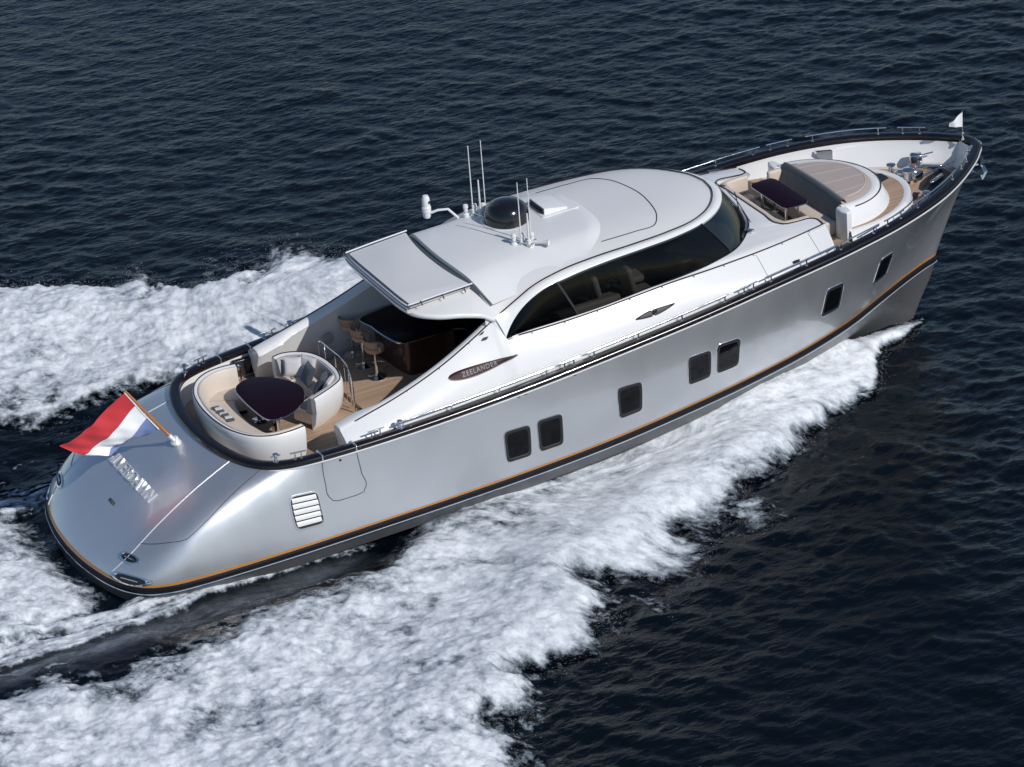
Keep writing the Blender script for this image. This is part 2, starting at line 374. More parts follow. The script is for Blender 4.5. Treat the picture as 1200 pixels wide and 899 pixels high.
# orange stripe, boot top, bright line, bottom
def strip(t0, t1, off):
    tg2 = np.linspace(t0, t1, 4); a, b = np.meshgrid(SS, tg2, indexing='ij'); P = hull(a, b)
    P = np.concatenate([P, mirror(P)[-2::-1]], 0); P[..., :2] += BN[:, None, :2] * off; return P
part('boot_stripe', MB().grid(strip(.006, .027, .004)), M['orange'], label='thin orange line above the waterline')
part('boot_stripe', MB().grid(sweep(BW, BN, [(.0, .004), (.02, .0), (.035, -.03), (.040, -.065), (.035, -.10), (.01, -.13)])), M['copper'], label='dark burgundy band below the orange line')
part('rubbing_strake', MB().tube(BW + BN * .04 + [0, 0, -.125], .014, 8), M['chrome'])
kx = np.clip((BW[:, 0] - .3) / 21.3, 0, 1)
hollow = np.clip((BW[:, 0] - 14) / 7.5, 0, 1)
Z1 = BW.copy(); Z1 += BN * .0; Z1[:, 2] -= .13
Z2 = BW.copy(); Z2[:, 1] *= .955 - .12 * hollow; Z2[:, 2] -= .13 + .32 + .1 * hollow; Z2[:, 0] -= .16 * hollow
Z3 = BW.copy(); Z3[:, 1] *= .90 - .25 * hollow; Z3[:, 2] = Z2[:, 2] - .1 - .2 * hollow; Z3[:, 0] -= .34 * hollow - np.clip(1 - kx * 12, 0, 1) * .1
Z4 = BW.copy(); Z4[:, 1] *= .0; Z4[:, 2] = -.85 - .25 * hollow; Z4[:, 0] -= .85 * hollow - np.clip(1 - kx * 12, 0, 1) * .25
part('hull_bottom', MB().grid(np.stack([Z1, Z2, Z3, Z4], 1)), M['bottom'], angle=20)
part('boot_stripe', MB().grid(np.stack([BW + BN * .004 + [0, 0, -.155], BW * [1, .985, 1] + BN * .012 + [0, 0, -.24]], 1)), M['black'], label='black line under the bright strake') if False else None

# cap rail and bright line
CAP = [(.0, -.035), (.03, -.03), (.045, .0), (.045, .05), (.025, .085), (-.03, .10), (-.13, .10), (-.185, .085), (-.20, .05), (-.20, .0), (-.19, -.03)]
part('cap_rail', MB().grid(sweep(SW, SN, CAP)), M['cap'], angle=50)
part('rail_line', MB().tube(SW + SN * .042 + [0, 0, -.035], .017, 8), M['brushed'])

# bulwark lining: aft well and bow well
def lining(x_lo, x_hi, zb, name):
    m = (SW[:, 0] >= x_lo) & (SW[:, 0] <= x_hi)
    for seg in np.split(np.where(m)[0], np.where(np.diff(np.where(m)[0]) > 1)[0] + 1):
        if len(seg) < 3: continue
        C_, Nn = SW[seg], SN[seg]
        top = C_ - Nn * .19 + [0, 0, .02]; mid = C_ - Nn * .21; mid[:, 2] = C_[:, 2] * .5 + zb * .5; bot = C_ - Nn * .24; bot[:, 2] = zb
        part(name, MB().grid(np.stack([top, mid, bot], 1)), M['white'])
lining(0, 6.4, 1.5, 'bulwark_lining')
def hull_at_z(s, z):
    tt = np.linspace(0, 1, 120); out = []
    for a in np.atleast_1d(s): q = hull(np.full(120, a), tt); out.append([np.interp(z, q[:, 2], q[:, k]) for k in range(3)])
    return np.array(out)
SBOW = np.linspace(.012, s_at(16.6), 90)
def inboard(z, d):
    q = hull_at_z(SBOW, z); n_ = plan_normal(q); n_ *= np.sign(-n_[:, 1:2] + 1e-9); q = q - n_ * d; q[:, 2] = z; q[:, 1] = np.minimum(q[:, 1], -.015); return q
_top = sheer(SBOW); _n = plan_normal(_top); _n *= np.sign(-_n[:, 1:2] + 1e-9); _t = _top - _n * .19; _t[:, 1] = np.minimum(_t[:, 1], -.015)
LB = np.stack([_t + [0, 0, .02], _t - [0, 0, .06], inboard(3.05, .14) * .5 + (_t * [1, 1, 0] + [0, 0, 3.05]) * .5, inboard(2.72, .12)], 1)
LB[:, 2, 2] = np.minimum(LB[:, 2, 2], LB[:, 1, 2] - .04)
part('bulwark_lining', MB().grid(np.vstack([LB[::-1], mirror(LB)])), M['white'])

# hull joints (thin ribbons lying on the skin)
def on_hull(s, t, off=.003, port=False):
    P = hull(np.asarray(s), np.asarray(t)); n = hull_n(np.asarray(s), np.asarray(t))
    c = np.array([9, 0, 1.2]); f = np.sign(((P - c) * n).sum(-1, keepdims=True)); P = P + n * f * off
    return mirror(P) if port else P
def hull_line(pts, r, port=False, n=60, off=.002):
    st = resamp(np.column_stack([np.asarray(pts, float), np.zeros(len(pts))]), n)
    st[:, 0] = np.clip(st[:, 0], 0, 1); st[:, 1] = np.clip(st[:, 1], 0, 1)
    return MB().tube(on_hull(st[:, 0], st[:, 1], off, port), r, 6)
for p in (False, True):
    part('transom_seam', hull_line([(.9215, .99), (.9213, .75), (.9208, .5), (.9246, .21), (.9333, .03)], .011, p), M['brushed'], label='pale joint of the transom garage door')
    part('hatch_seam', hull_line([(.8790, .985), (.8766, .74), (.8766, .52), (.8800, .42), (.8819, .395), (.8850, .385), (.8939, .378), (.9073, .353), (.9215, .325)], .007, p), M['seam'], label='dark joint of the quarter locker lid')
# boarding door
dr = [(.7852, .99), (.7790, .70), (.7722, .48), (.7690, .445), (.7650, .432), (.7480, .432), (.7430, .440), (.7405, .47), (.7425, .70), (.7472, .99)]
for p in (False, True):
    d = part('boarding_door', hull_line(dr, .008, p), M['seam'], label='dark outline of the boarding door in the topside')
    bt = on_hull(np.array([.7638]), np.array([.924]), .004, p)[0]
    part('latch', MB().lathe([(.028, -.01), (.03, .0), (.02, .008), (.0, .01)], bt, 14, [[1, 0, 0], [0, 0, (1 if p else -1)], [0, 1, 0]]), M['seam'], d)

# topside windows: frame > pane, built on the skin
def quad_st(q, u, v):
    q = np.asarray(q); return ((1 - u) * (1 - v))[..., None] * q[0] + (u * (1 - v))[..., None] * q[1] + (u * v)[..., None] * q[2] + ((1 - u) * v)[..., None] * q[3]
def rrect(k, n=40, e=6.0):
    a = np.linspace(0, 2 * np.pi, n, endpoint=False); c, s_ = np.cos(a), np.sin(a)
    return .5 + .5 * k * np.sign(c) * np.abs(c) ** (2 / e), .5 + .5 * k * np.sign(s_) * np.abs(s_) ** (2 / e)
WINS = [
 [(.5997, .588), (.5744, .570), (.5730, .205), (.5977, .218)], [(.5657, .580), (.5410, .560), (.5390, .200), (.5630, .210)],
 [(.4817, .597), (.4563, .570), (.4523, .232), (.4763, .240)], [(.4056, .620), (.3809, .600), (.3742, .286), (.3989, .297)],
 [(.3736, .620), (.3482, .595), (.3400, .270), (.3656, .286)], [(.2462, .650), (.2235, .628), (.2075, .311), (.2340, .328)],
 [(.1715, .630), (.1494, .615), (.1290, .294), (.1534, .305)]]
WL = ['aftmost hull window, left one of the aft pair', 'right one of the aft pair of hull windows', 'single square hull window amidships', 'left one of the forward pair of hull windows',
      'right one of the forward pair of hull windows', 'slanted hull window near the bow', 'narrow slanted hull window closest to the stem']
for wi, q in enumerate(WINS):
    for p in (False, True):
        e = 7 if wi < 6 else 5
        u0, v0 = rrect(1.04, 48, e); u1, v1 = rrect(1.0, 48, e); u2, v2 = rrect(.86, 48, e); u3, v3 = rrect(.84, 48, e)
        rows = []
        for (uu, vv), off in (((u0, v0), .001), ((u0, v0), .010), ((u1, v1), .014), ((u2, v2), .010), ((u3, v3), .003)):
            st = quad_st(q, uu, vv); rows.append(on_hull(st[:, 0], st[:, 1], off, p))
        fr = part('hull_window', MB().grid(np.array(rows), cv=True), M['rubber'], label=(WL[wi] if not p else None), angle=60)
        g = []
        for k in (.85, .6, .3, 0):
            uu, vv = rrect(k, 48, e); st = quad_st(q, uu, vv); g.append(on_hull(st[:, 0], st[:, 1], .004, p))
        part('pane', MB().grid(np.array(g), cv=True), M['port'], fr)
        rim = quad_st(q, *rrect(1.075, 64, e)); part('frame', MB().tube(on_hull(rim[:, 0], rim[:, 1], .006, p), .009, 6, True), M['chrome'], fr)

# engine room louvre
VQ = [(.8119, .605), (.7859, .613), (.7772, .205), (.8000, .200)]
for p in (False, True):
    rows = []
    for k, off in ((1.05, .001), (1.05, .012), (.97, .014), (.94, -.0)):
        st = quad_st(VQ, *rrect(k, 48, 7)); rows.append(on_hull(st[:, 0], st[:, 1], off, p))
    lv = part('air_louvre', MB().grid(np.array(rows), cv=True), M['silver'], label='framed air intake louvre near the stern')
    g = []
    for k in (.945, .5, 0):
        st = quad_st(VQ, *rrect(k, 48, 7)); g.append(on_hull(st[:, 0], st[:, 1], .002, p))
    part('recess', MB().grid(np.array(g), cv=True), M['rubber'], lv)
    for i in range(5):
        v0 = .075 + i * .172; uu = np.linspace(.06, .94 - .03 * (i in (0, 4)), 14)
        rows = []
        for dv, off in ((0.0, .006), (.03, .020), (.09, .030), (.125, .030), (.135, .010)):
            st = quad_st(VQ, uu, np.full(14, v0 + dv)); rows.append(on_hull(st[:, 0], st[:, 1], off, p))
        part('slat', MB().grid(np.array(rows)), M['roof'], lv)

# oval fairleads low on the quarters
for p in (False, True):
    for (s0, t0, a_, b_) in ((.9226, .205, .011, .030), (.9121, .050, .018, .038)):
        an = np.linspace(0, 2 * np.pi, 28, endpoint=False)
        rows = [on_hull(s0 + a_ * k * np.cos(an), np.clip(t0 + b_ * k * np.sin(an), 0, 1), off, p) for k, off in ((1.15, .002), (1.1, .022), (.9, .024), (.8, .006))]
        ov = part('quarter_fitting', MB().grid(np.array(rows), cv=True), M['chrome'])
        g = [on_hull(s0 + a_ * k * np.cos(an), np.clip(t0 + b_ * k * np.sin(an), 0, 1), .005, p) for k in (.85, .4, 0)]
        hole = part('recess', MB().grid(np.array(g), cv=True), M['rubber'], ov)
        c0 = on_hull(np.array([s0 - a_ * .45, s0 + a_ * .45]), np.array([t0, t0]), .02, p)
        part('crossbar', MB().tube(c0, .016, 8), M['chrome'], ov)

# raised name on the transom
def transom_text(txt, size, ext, x0, z0, y0, mat, name, lab, spacing=1.0, lift=.0, bev=0.0):
    me = text_mesh(txt, size, ext, spacing, bev); n = len(me.vertices); co = np.zeros(n * 3); me.vertices.foreach_get('co', co); co = co.reshape(-1, 3)
    up = np.array([.875, 0, .484]); no = np.array([-.484, 0, .875])
    # follow the skin of the transom along its centre profile
    tt = np.linspace(0, 1, 200); cp = hull(np.ones(200), tt); tc_ = np.interp(x0, cp[:, 0], tt)
    i = np.argmin(abs(cp[:, 0] - x0)); up = cp[min(i + 4, 199)] - cp[i - 4]; up /= np.linalg.norm(up); no = np.array([-up[2], 0, up[0]])
    P = cp[i] + np.array([0, y0, 0]) - co[:, :1] * np.array([0, 1, 0]) + co[:, 1:2] * up + (co[:, 2:] + ext + lift) * no
    me.vertices.foreach_set('co', P.ravel()); finish(me, mat, smooth=False, fix=False); part(name, me, mat, label=lab)
transom_text('SILVERDAWN', .38, .016, 2.06, 0, .06, M['letter'], 'name_lettering', 'raised polished letters SILVERDAWN across the transom', .97, .004)
transom_text('IBIZA', .11, .004, 1.50, 0, -.15, M['seam'], 'port_lettering', 'small grey port name below the big letters', 1.15, .002)
# ---------------------------------------------------------------- white side panels and coamings
def panel_top(x):
    """upper edge of the white side: coaming line aft, shoulder line forward"""
    x = np.asarray(x, float)[..., None]
    a = at_x(C3[:7], np.clip(x[..., 0], 5.9, 9.56)); b = at_x(C5, np.clip(x[..., 0], 9.74, 17.75))
    k = np.clip((x - 9.50) / .24, 0, 1); r = a * (1 - k) + b * k; r[..., 0] = x[..., 0]; return r
def panel_foot(x):
    P = sheer_x(x); P = P.copy(); P[..., 1] += .215; P[..., 2] += .04; P[..., 0] = x; return P
def panel(x, v, off=0.0):
    x, v = np.broadcast_arrays(np.asarray(x, float), np.asarray(v, float))
    A, B = panel_foot(x), panel_top(x); h = B[..., 2] - A[..., 2]
    P = A + (B - A) * v[..., None]
    P[..., 0] -= .20 * (1 - v) * np.clip((x - 16.6) / 1.15, 0, 1) ** 2
    P[..., 1] -= np.clip(h, 0, .9) * .10 * np.sin(np.pi * v ** .8) + off
    return P
def on_panel(x, z, off=.004):
    """point of the side panel at a given x, z"""
    x, z = np.broadcast_arrays(np.asarray(x, float), np.asarray(z, float))
    A, B = panel_foot(x), panel_top(x); v = np.clip((z - A[..., 2]) / (B[..., 2] - A[..., 2]), 0, 1); return panel(x, v, off)
PX = np.concatenate([np.linspace(5.9, 9.4, 40), np.linspace(9.45, 9.9, 12), np.linspace(10.0, 17.75, 60)])
pv = np.linspace(0, 1, 12)
PP = panel(PX[:, None], pv[None, :])
for p in (False, True):
    Q = mirror(PP) if p else PP
    part('side_panel', MB().grid(Q), M['white'], angle=50)
    # rounded aft end of the coaming and its inner face
    xs = np.linspace(5.9, 9.56, 44); top = panel_top(xs); sgn = -1
    th = .14 + .12 * np.clip((6.75 - xs) / .35, 0, 1)
    rows = []
    for dy, dz_ in ((0, 0), (.02, .03), (.08, .045), (1.0, .035), (1.06, .0), (1.10, -.06)):
        q = top.copy(); q[:, 1] += (dy if dy < .5 else th + (dy - 1)); q[:, 2] += dz_; rows.append(q)
    inn = rows[-1].copy(); inn[:, 2] = inn[:, 2] * .5 + .8; inn[:, 1] -= .16; rows.append(inn)
    low = inn.copy(); low[:, 2] = 1.5; low[:, 1] -= .14; rows.append(low)
    G = np.stack(rows, 1); G[..., 1] = np.clip(G[..., 1], -2.42, -1.5)
    mb = MB().grid(mirror(G) if p else G)
    cap_ = np.vstack([panel(np.full(8, 5.9), np.linspace(0, 1, 8)), G[0]])      # end face
    cap2 = cap_.copy(); cap2[:, 0] -= .05; c_ = cap2.mean(0); cap2 = c_ + (cap2 - c_) * .92
    cap3 = cap2 * .02 + c_ * .98; cap3[:, 0] -= .012
    K = np.stack([cap_, cap2, cap3]); mb.grid(mirror(K) if p else K, cv=True)
    part('coaming', mb, M['white'], angle=45)
    # forward rounded end of the shoulder panel
    e0 = panel(np.full(10, 17.75), np.linspace(0, 1, 10)); inn = e0 * [1, 0, 1] + [0, -1.9, 0]; inn[:, 1] = e0[:, 1] + .45
    rows = [e0]
    for k in range(1, 6):
        a = np.pi / 2 * k / 5; q = e0.copy(); q[:, 0] += .10 * math.sin(a); q[:, 1] += .10 * (1 - math.cos(a)); q[:, 2] -= .03 * (1 - math.cos(a)); rows.append(q)
    q = rows[-1].copy(); q[:, 1] = np.maximum(q[:, 1], -1.42); rows.append(q)
    G = np.array(rows); part('panel_end', MB().grid(mirror(G) if p else G), M['white'], angle=50)
    # upright joints in the panel
    for x in (15.85, 17.3):
        L_ = panel(np.linspace(x, x - .03, 14), np.linspace(.06, .97, 14), .001); part('panel_joint', MB().tube(mirror(L_) if p else L_, .005, 5), M['dkchrome'])
    # thin hand rail on the shoulder, with feet
    xs = np.linspace(10.0, 17.72, 60); L_ = panel_top(xs) + [0, -.02, .035]
    rl = part('shoulder_rail', MB().tube(mirror(L_) if p else L_, .014, 6), M['dkchrome'])
    for x in np.arange(10.3, 17.7, .78):
        a = panel_top(np.array([x]))[0] + [0, -.02, .035]; b_ = a + [0, -.01, -.055]; a, b_ = (mirror(a), mirror(b_)) if p else (a, b_); part('foot', MB().tube([a, b_], .012, 6), M['chrome'], rl)

# ---------------------------------------------------------------- glass band
n = 150
T_ = resamp(TB, n); D_ = resamp(DB, n)
def band(v, off=0.0):
    P = D_ * (1 - v) + T_ * v; c = np.array([12.5, 0, 0]); return P
GL = np.stack([band(v) for v in np.linspace(0, 1, 8)], 1)
GL[..., :2] += (np.sin(np.pi * np.linspace(0, 1, 8)) * .03)[None, :, None] * plan_normal(D_)[:, None, :2] * (1 if plan_normal(D_)[60][1] < 0 else -1)
cut = np.searchsorted(D_[:, 0] - D_[:, 1] * 0, 15.35)
for p in (False, True):
    G = mirror(GL) if p else GL
    i = int(np.searchsorted(D_[:, 0], 11.45)); part('side_window', MB().grid(G[:i + 1]), M['blackglass'], label='black pointed aft pane of the long cabin window')
    part('side_window', MB().grid(G[i:cut + 1]), M['tint'], label='dark tinted long pane of the cabin window')
    # foot trim
    part('window_sill', MB().tube((mirror(D_) if p else D_) + [0, 0, -.01], .028, 8), M['cap'])
    L_ = D_ + [0, 0, -.035]; L_[:, :2] *= [1.0025, 1.012]; part('sill_line', MB().tube(mirror(L_) if p else L_, .012, 6), M['chrome'])
    for x in (11.45,):
        i = np.searchsorted(D_[:, 0], x); part('window_mullion', MB().tube((G[i] + [0, (-.006 if p else .006) * 3, 0]), .035, 6), M['dark'])
    i = cut; part('window_mullion', MB().tube(G[i], .022, 6), M['cap'])
WS = np.vstack([GL[cut:], mirror(GL)[cut:][-2::-1].reshape(-1, *GL.shape[1:])])
part('windscreen', MB().grid(WS), M['screen'], label='curved raked windscreen under the front of the roof')
for p in (False, True):
    i = cut + 26; q = GL[i + 8] + [.03, -.01, .02]; q0 = GL[i, 0] + [.05, -.02, .03]
    P = np.array([q0, GL[i + 9, 3] + [.05, -.02, .03], GL[i + 15, 5] + [.05, -.02, .03]])
    if p: P = mirror(P)
    wp = part('wiper', MB().tube(P, .012, 6), M['chrome']); part('blade', MB().tube(np.array([P[1] + [-.12, -.25 if not p else .25, -.05], P[1] + [.1, .3 if not p else -.3, .1]]), .012, 6), M['rubber'], wp)
    b0 = GL[i - 8, 0] + [.06, -.03, .02]; b0 = mirror(b0) if p else b0
    part('screen_fitting', MB().box(b0 + [.02, 0, .02], (.16, .12, .06), .02, rz=R(60 if p else -60)), M['chrome'])

# ---------------------------------------------------------------- roof
EDGE = np.vstack([[(7.93, 0, 4.15), (7.93, -.6, 4.14), (7.96, -1.1, 4.115), (8.09, -1.53, 4.09), (8.39, -1.79, 4.06), (8.95, -1.97, 4.0), (9.35, -2.055, 3.90), (9.58, -2.06, 3.76), (9.8, -2.03, 3.79)], C3[6:]])
E_ = resamp(EDGE, 170)
zt_k = np.array([(7.9, 4.235), (9.0, 4.33), (10.0, 4.42), (11, 4.47), (12.5, 4.49), (14, 4.48), (15.0, 4.45), (16, 4.42)])
def ztop(x): return spl(zt_k[:, 0], zt_k[:, 1], x)
_ey = EDGE[4:18]
def edge_at(x): return np.interp(x, [8.39, 8.95, 9.35, 10.2, 11.3, 12.1, 13, 13.9, 14.6], [1.79, 1.97, 2.055, 1.98, 1.9, 1.86, 1.83, 1.75, 1.6]), np.interp(x, [8.39, 8.95, 9.35, 10.2, 11.3, 12.1, 13, 13.9, 14.6], [4.06, 4.0, 3.93, 3.95, 4.25, 4.3, 4.31, 4.31, 4.31])
def roofz(x, y):
    ye, ze = edge_at(x); zt = ztop(x); return zt - (zt - ze) * np.clip(np.abs(y) / ye, 0, 1) ** 3.2
sx = np.clip(E_[:, 0], 9.3, 14.3)
rr = np.linspace(0, 1, 22)
RT = []
for r_ in rr:
    P = np.column_stack([sx + (E_[:, 0] - sx) * r_, E_[:, 1] * r_, np.zeros(len(E_))]); zt = ztop(P[:, 0]); P[:, 2] = zt - (zt - E_[:, 2]) * r_ ** 3.2; RT.append(P)
RT = np.stack(RT, 1)
RALL = np.vstack([RT, mirror(RT)[-2::-1]])
part('roof', MB().grid(RALL), M['roof'], angle=60)
# brim outside the rail line (forward part) and rolled lip (aft part)
i0 = int(np.argmin(np.abs(E_[:, 0] - 9.6) + (E_[:, 2] > 3.9) * 9)); Ef = E_[i0:]; Tf = resamp(TB, len(Ef))
def loft_lines(A, B, n=8, bulge=.03):
    rows = []
    for v in np.linspace(0, 1, n): q = A * (1 - v) + B * v; q[:, 2] += bulge * math.sin(math.pi * v); rows.append(q)
    return rows
BR = loft_lines(Ef, Tf, 8, .028); q = Tf.copy(); q[:, 2] -= .045; BR.append(q); q2 = q.copy(); q2[:, :2] = q2[:, :2] * .5 + Ef[:, :2] * .5; BR.append(q2)
BR = np.stack(BR, 1)
_px = np.linspace(9.38, 9.80, 16); _lo = panel(_px, np.full(16, 1.0), .004) - [0, 0, .05]; _hi = np.column_stack([_px, np.interp(_px, E_[40:, 0], E_[40:, 1]) + .01, np.interp(_px, E_[40:, 0], E_[40:, 2]) - .012])
_pt = np.stack([_lo * (1 - v) + _hi * v for v in np.linspace(0, 1, 5)], 1)
for p in (False, True): part('panel_corner', MB().grid(mirror(_pt) if p else _pt), M['white'])
BR = np.vstack([BR, mirror(BR)[-2::-1]])
part('roof_brim', MB().grid(BR), M['white'], angle=60)
Ea = E_[:i0 + 1]; An = plan_normal(np.vstack([mirror(Ea)[:0:-1], Ea])); Ec = np.vstack([mirror(Ea)[:0:-1], Ea])
if (An[len(An) // 2][0]) > 0: An = -An
lip = sweep(Ec, An, [(-.002, .004), (.04, -.005), (.055, -.05), (.04, -.10), (-.06, -.13), (-.3, -.10)])
part('roof_lip', MB().grid(lip), M['white'], angle=60)
# headlining closes the roof from below
HL = RALL[:, [0, 4, 8, 12, 16, 18]].copy(); HL[..., 2] -= .10; HL[..., 2] = np.maximum(HL[..., 2], 3.95)
part('headlining', MB().grid(HL), M['dark'])
# roof-edge hand rail
RLc = resamp(C3[1:], 200) + [0, 0, .03]; RL = np.vstack([RLc, mirror(RLc)[-2::-1]])
rl = part('roof_rail', MB().tube(RL, .016, 6), M['dkchrome'])
for i in range(8, len(RL), 15): part('foot', MB().tube([RL[i], RL[i] - [0, 0, .05]], .013, 6), M['chrome'], rl)
# sunroof joint
def roof_line(pts, n=80, off=.002):
    q = resamp(np.column_stack([np.asarray(pts, float), np.zeros(len(pts))]), n); q[:, 2] = roofz(q[:, 0], q[:, 1]) + off; return q
part('sunroof_joint', MB().tube(roof_line([(12.5, -1.46), (13.3, -1.45), (13.82, -1.40), (14.03, -1.12), (14.19, -.55), (14.25, 0), (14.19, .55), (14.03, 1.12), (13.82, 1.40), (13.3, 1.45), (12.5, 1.46)]), .012, 6), M['dkchrome'])
# raised fairing
U = np.linspace(0, 1, 46); V = np.linspace(-1, 1, 61)
def hump_pt(u, v):
    xa = 9.33 + .30 * np.abs(v) ** 2.2; xf = 12.92 - .95 * np.abs(v) ** 3.0; x = xa + (xf - xa) * u; ye, _ = edge_at(x); y = v * (ye - .07) * (1 - .03 * u)
    side = np.clip((1 - np.abs(v)) / .42, 0, 1); fr = np.clip((xf - x) / .34, 0, 1)
    sm = lambda a: a * a * (3 - 2 * a)
    return np.stack([x, y, roofz(x, y) + .004 + .10 * sm(side) * np.sqrt(sm(fr))], -1)
uu, vv = np.meshgrid(U, V, indexing='ij'); HU = hump_pt(uu, vv)
aft = HU[0].copy(); aft[:, 2] = roofz(aft[:, 0], aft[:, 1]) - .02
part('roof_fairing', MB().grid(np.concatenate([aft[None], HU])), M['hump'], angle=40)
def humpz(x, y):
    i = np.argmin((HU[..., 0] - x) ** 2 + (HU[..., 1] - y) ** 2); return HU.reshape(-1, 3)[i, 2]
# flat dark grey strip laid along the fairing step
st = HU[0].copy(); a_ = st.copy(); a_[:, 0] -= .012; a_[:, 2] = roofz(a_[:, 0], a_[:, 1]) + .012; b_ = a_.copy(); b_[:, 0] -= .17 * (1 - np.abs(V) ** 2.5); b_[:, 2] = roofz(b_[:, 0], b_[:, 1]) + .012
part('step_strip', MB().grid(np.stack([a_, b_])), M['step_grey'])
# awning panel with its rails
_fy = np.linspace(-1.50, 1.50, 25); ao = [(7.98, -1.46), (8.4, -1.475)] + [(9.20 + .30 * (abs(y) / 1.95) ** 2.2, y) for y in _fy] + [(8.4, 1.475), (7.98, 1.46), (7.955, .8), (7.95, 0), (7.955, -.8)]
aw = MB(); ao2 = ring_outline(ao, 120); aw.slab(ao2, 4.22, 4.295, .012, 0, 3, zf=lambda x, y: .10 * np.clip((x - 7.95) / 1.65, 0, 1) - .03 * np.abs(y / 1.5) ** 2)
awn = part('awning_panel', aw, M['roof'], label='flat pale sliding awning panel at the aft end of the roof')
for s_ in (-1, 1):
    P = np.array([(7.93, s_ * 1.49, 4.285), (8.6, s_ * 1.51, 4.33), (9.40, s_ * 1.53, 4.37)]); part('rail', MB().tube(P, .018, 8), M['brushed'], awn)
    part('rail_shadow_gap', MB().tube(P + [0, s_ * .03, -.02], .009, 6), M['dkchrome'], awn)
    for x in (8.2, 8.7, 9.2): part('foot', MB().tube([(x, s_ * 1.52, 4.32), (x, s_ * 1.60, 4.25)], .012, 6), M['dkchrome'], awn)
ya = np.linspace(-1.47, 1.47, 40); ap = np.stack([np.column_stack([7.95 + dx + .02 * (ya / 1.5) ** 2 + .05 * np.abs(ya / 1.5) ** 8, ya, 4.275 + dz_ - .02 * (ya / 1.5) ** 2]) for dx, dz_ in ((.02, .0), (-.02, -.004), (-.075, -.045), (-.11, -.10), (-.10, -.16), (.05, -.2))], 1)
part('apron', MB().grid(ap), M['white'], awn)
for k, (dx, dz_) in enumerate(((-.02, .004), (-.075, -.036), (-.11, -.092))):
    ys = np.linspace(-1.50 + .02 * k, 1.50 - .02 * k, 40); xx = 7.95 + dx + .02 * (ys / 1.5) ** 2 + .05 * np.abs(ys / 1.5) ** 8
    part('rail', MB().tube(np.column_stack([xx, ys, 4.28 + dz_ - .02 * (ys / 1.5) ** 2]), .009, 6), M['dkchrome'], awn)

# ---------------------------------------------------------------- roof gear
dz0 = 4.56
rd = part('radar_dome', MB().lathe([(.50, -.03), (.49, .04), (.485, .12), (.46, .24), (.41, .34), (.33, .41), (.22, .455), (.1, .475), (.0, .478)], (11.22, .36, dz0), 36), M['dome'], label='large gloss black dome on the roof')
part('base_ring', MB().lathe([(.60, -.06), (.60, .0), (.55, .035), (.50, .03), (.49, -.02)], (11.24, .35, dz0 - .01), 36), M['hump'], rd)
hz = humpz(12.25, .3)
ht = part('roof_hatch', MB().slab([(11.95, .68), (11.95, .02), (12.5, .02), (12.5, .68)], hz - .08, hz + .15, .02, zf=lambda x, y: -.10 * (x - 11.95) / .55), M['white'], label='white wedge shaped hatch box beside the dome')
for k in range(4): part('grille_slat', MB().box((11.935, .35, hz + .0 + .04 * k), (.03, .60, .018), .004), M['seam'], ht)
part('hatch_apron', MB().slab(ring_outline([(11.85, .80), (11.85, -.10), (12.75, -.06), (12.75, .74)], 40), hz - .1, hz + .012, .01), M['hump'], ht)
# antenna groups with white whips
def antenna(x, y, z, top, r=.014, lab=None, rake=-.0):
    a = part('antenna', MB().tube(np.array([(x, y, z), (x, y, z + .14), (x, y, z + .15), (x + rake, y, top)]), [r * 1.9, r * 1.9, r, r * .6], 8), M['plastic'], label=lab)
    part('mount', MB().lathe([(.05, -.02), (.05, .02), (.03, .05), (.02, .1)], (x, y, z), 12), M['chrome'], a)
for p, ys in ((1, 1.05), (-1, -.86)):
    b0 = humpz(10.85, ys)
    xs_ = (10.78, 11.05) if p > 0 else (10.93, 11.13)
    tops = (6.14, 6.22) if p > 0 else (5.97, 6.04)
    antenna(xs_[0], ys + .02, b0, tops[0], .016); antenna(xs_[1], ys - .05, b0, tops[1], .014)
    antenna((xs_[0] + .10), ys - .14, b0, 5.38 if p > 0 else 5.30, .026, 'short thick white antenna tube')
    for k in range(3):
        xx = xs_[0] - .12 + .17 * k; part('antenna_base', MB().lathe([(.07, -.03), (.07, .03), (.045, .05), (.045, .16), (.06, .18), (.05, .24), (.0, .26)], (xx, ys + .12 - .08 * k, b0), 14), M['plastic'])
    part('antenna_bridge', MB().tube([(xs_[0] - .15, ys + .1, b0 + .08), (xs_[1] + .1, ys - .1, b0 + .08)], .016, 8).tube([(xs_[0] - .05, ys + .2, b0 + .05), (xs_[0] + .1, ys - .25, b0 + .05)], .014, 8), M['chrome'])
hb = humpz(11.25, -1.0)
hn = part('horn', MB().lathe([(.02, 0), (.03, .05), (.035, .28), (.07, .36), (.075, .37), (.05, .35), (.0, .3)], (11.08, -1.02, hb + .08), 14, np.array(Euler((R(90), 0, R(50))).to_matrix())), M['plastic'], label='white trumpet horn lying on the roof')
part('bracket', MB().box((11.1, -1.0, hb + .03), (.14, .10, .08), .015), M['chrome'], hn)
# floodlight camera on its curved arm, port side
cm = part('camera_pod', MB().lathe([(.0, -.14), (.07, -.13), (.085, -.08), (.085, .0), (.10, .01), (.10, .12), (.085, .14), (.088, .20), (.085, .32), (.06, .38), (.0, .40)], (9.95, 1.62, 4.62), 22), M['plastic'], label='white capsule shaped camera on a curved arm')
part('lens', MB().lathe([(.03, 0), (.03, .02), (.0, .022)], (9.99, 1.53, 4.87), 14, np.array(Euler((R(90), 0, R(20))).to_matrix())), M['rubber'], cm)
part('arm', MB().tube(np.array([(10.02, 1.56, 4.60), (10.15, 1.48, 4.66), (10.35, 1.40, 4.66), (10.55, 1.30, humpz(10.55, 1.3) - .01)]), .028, 8), M['plastic'], cm)

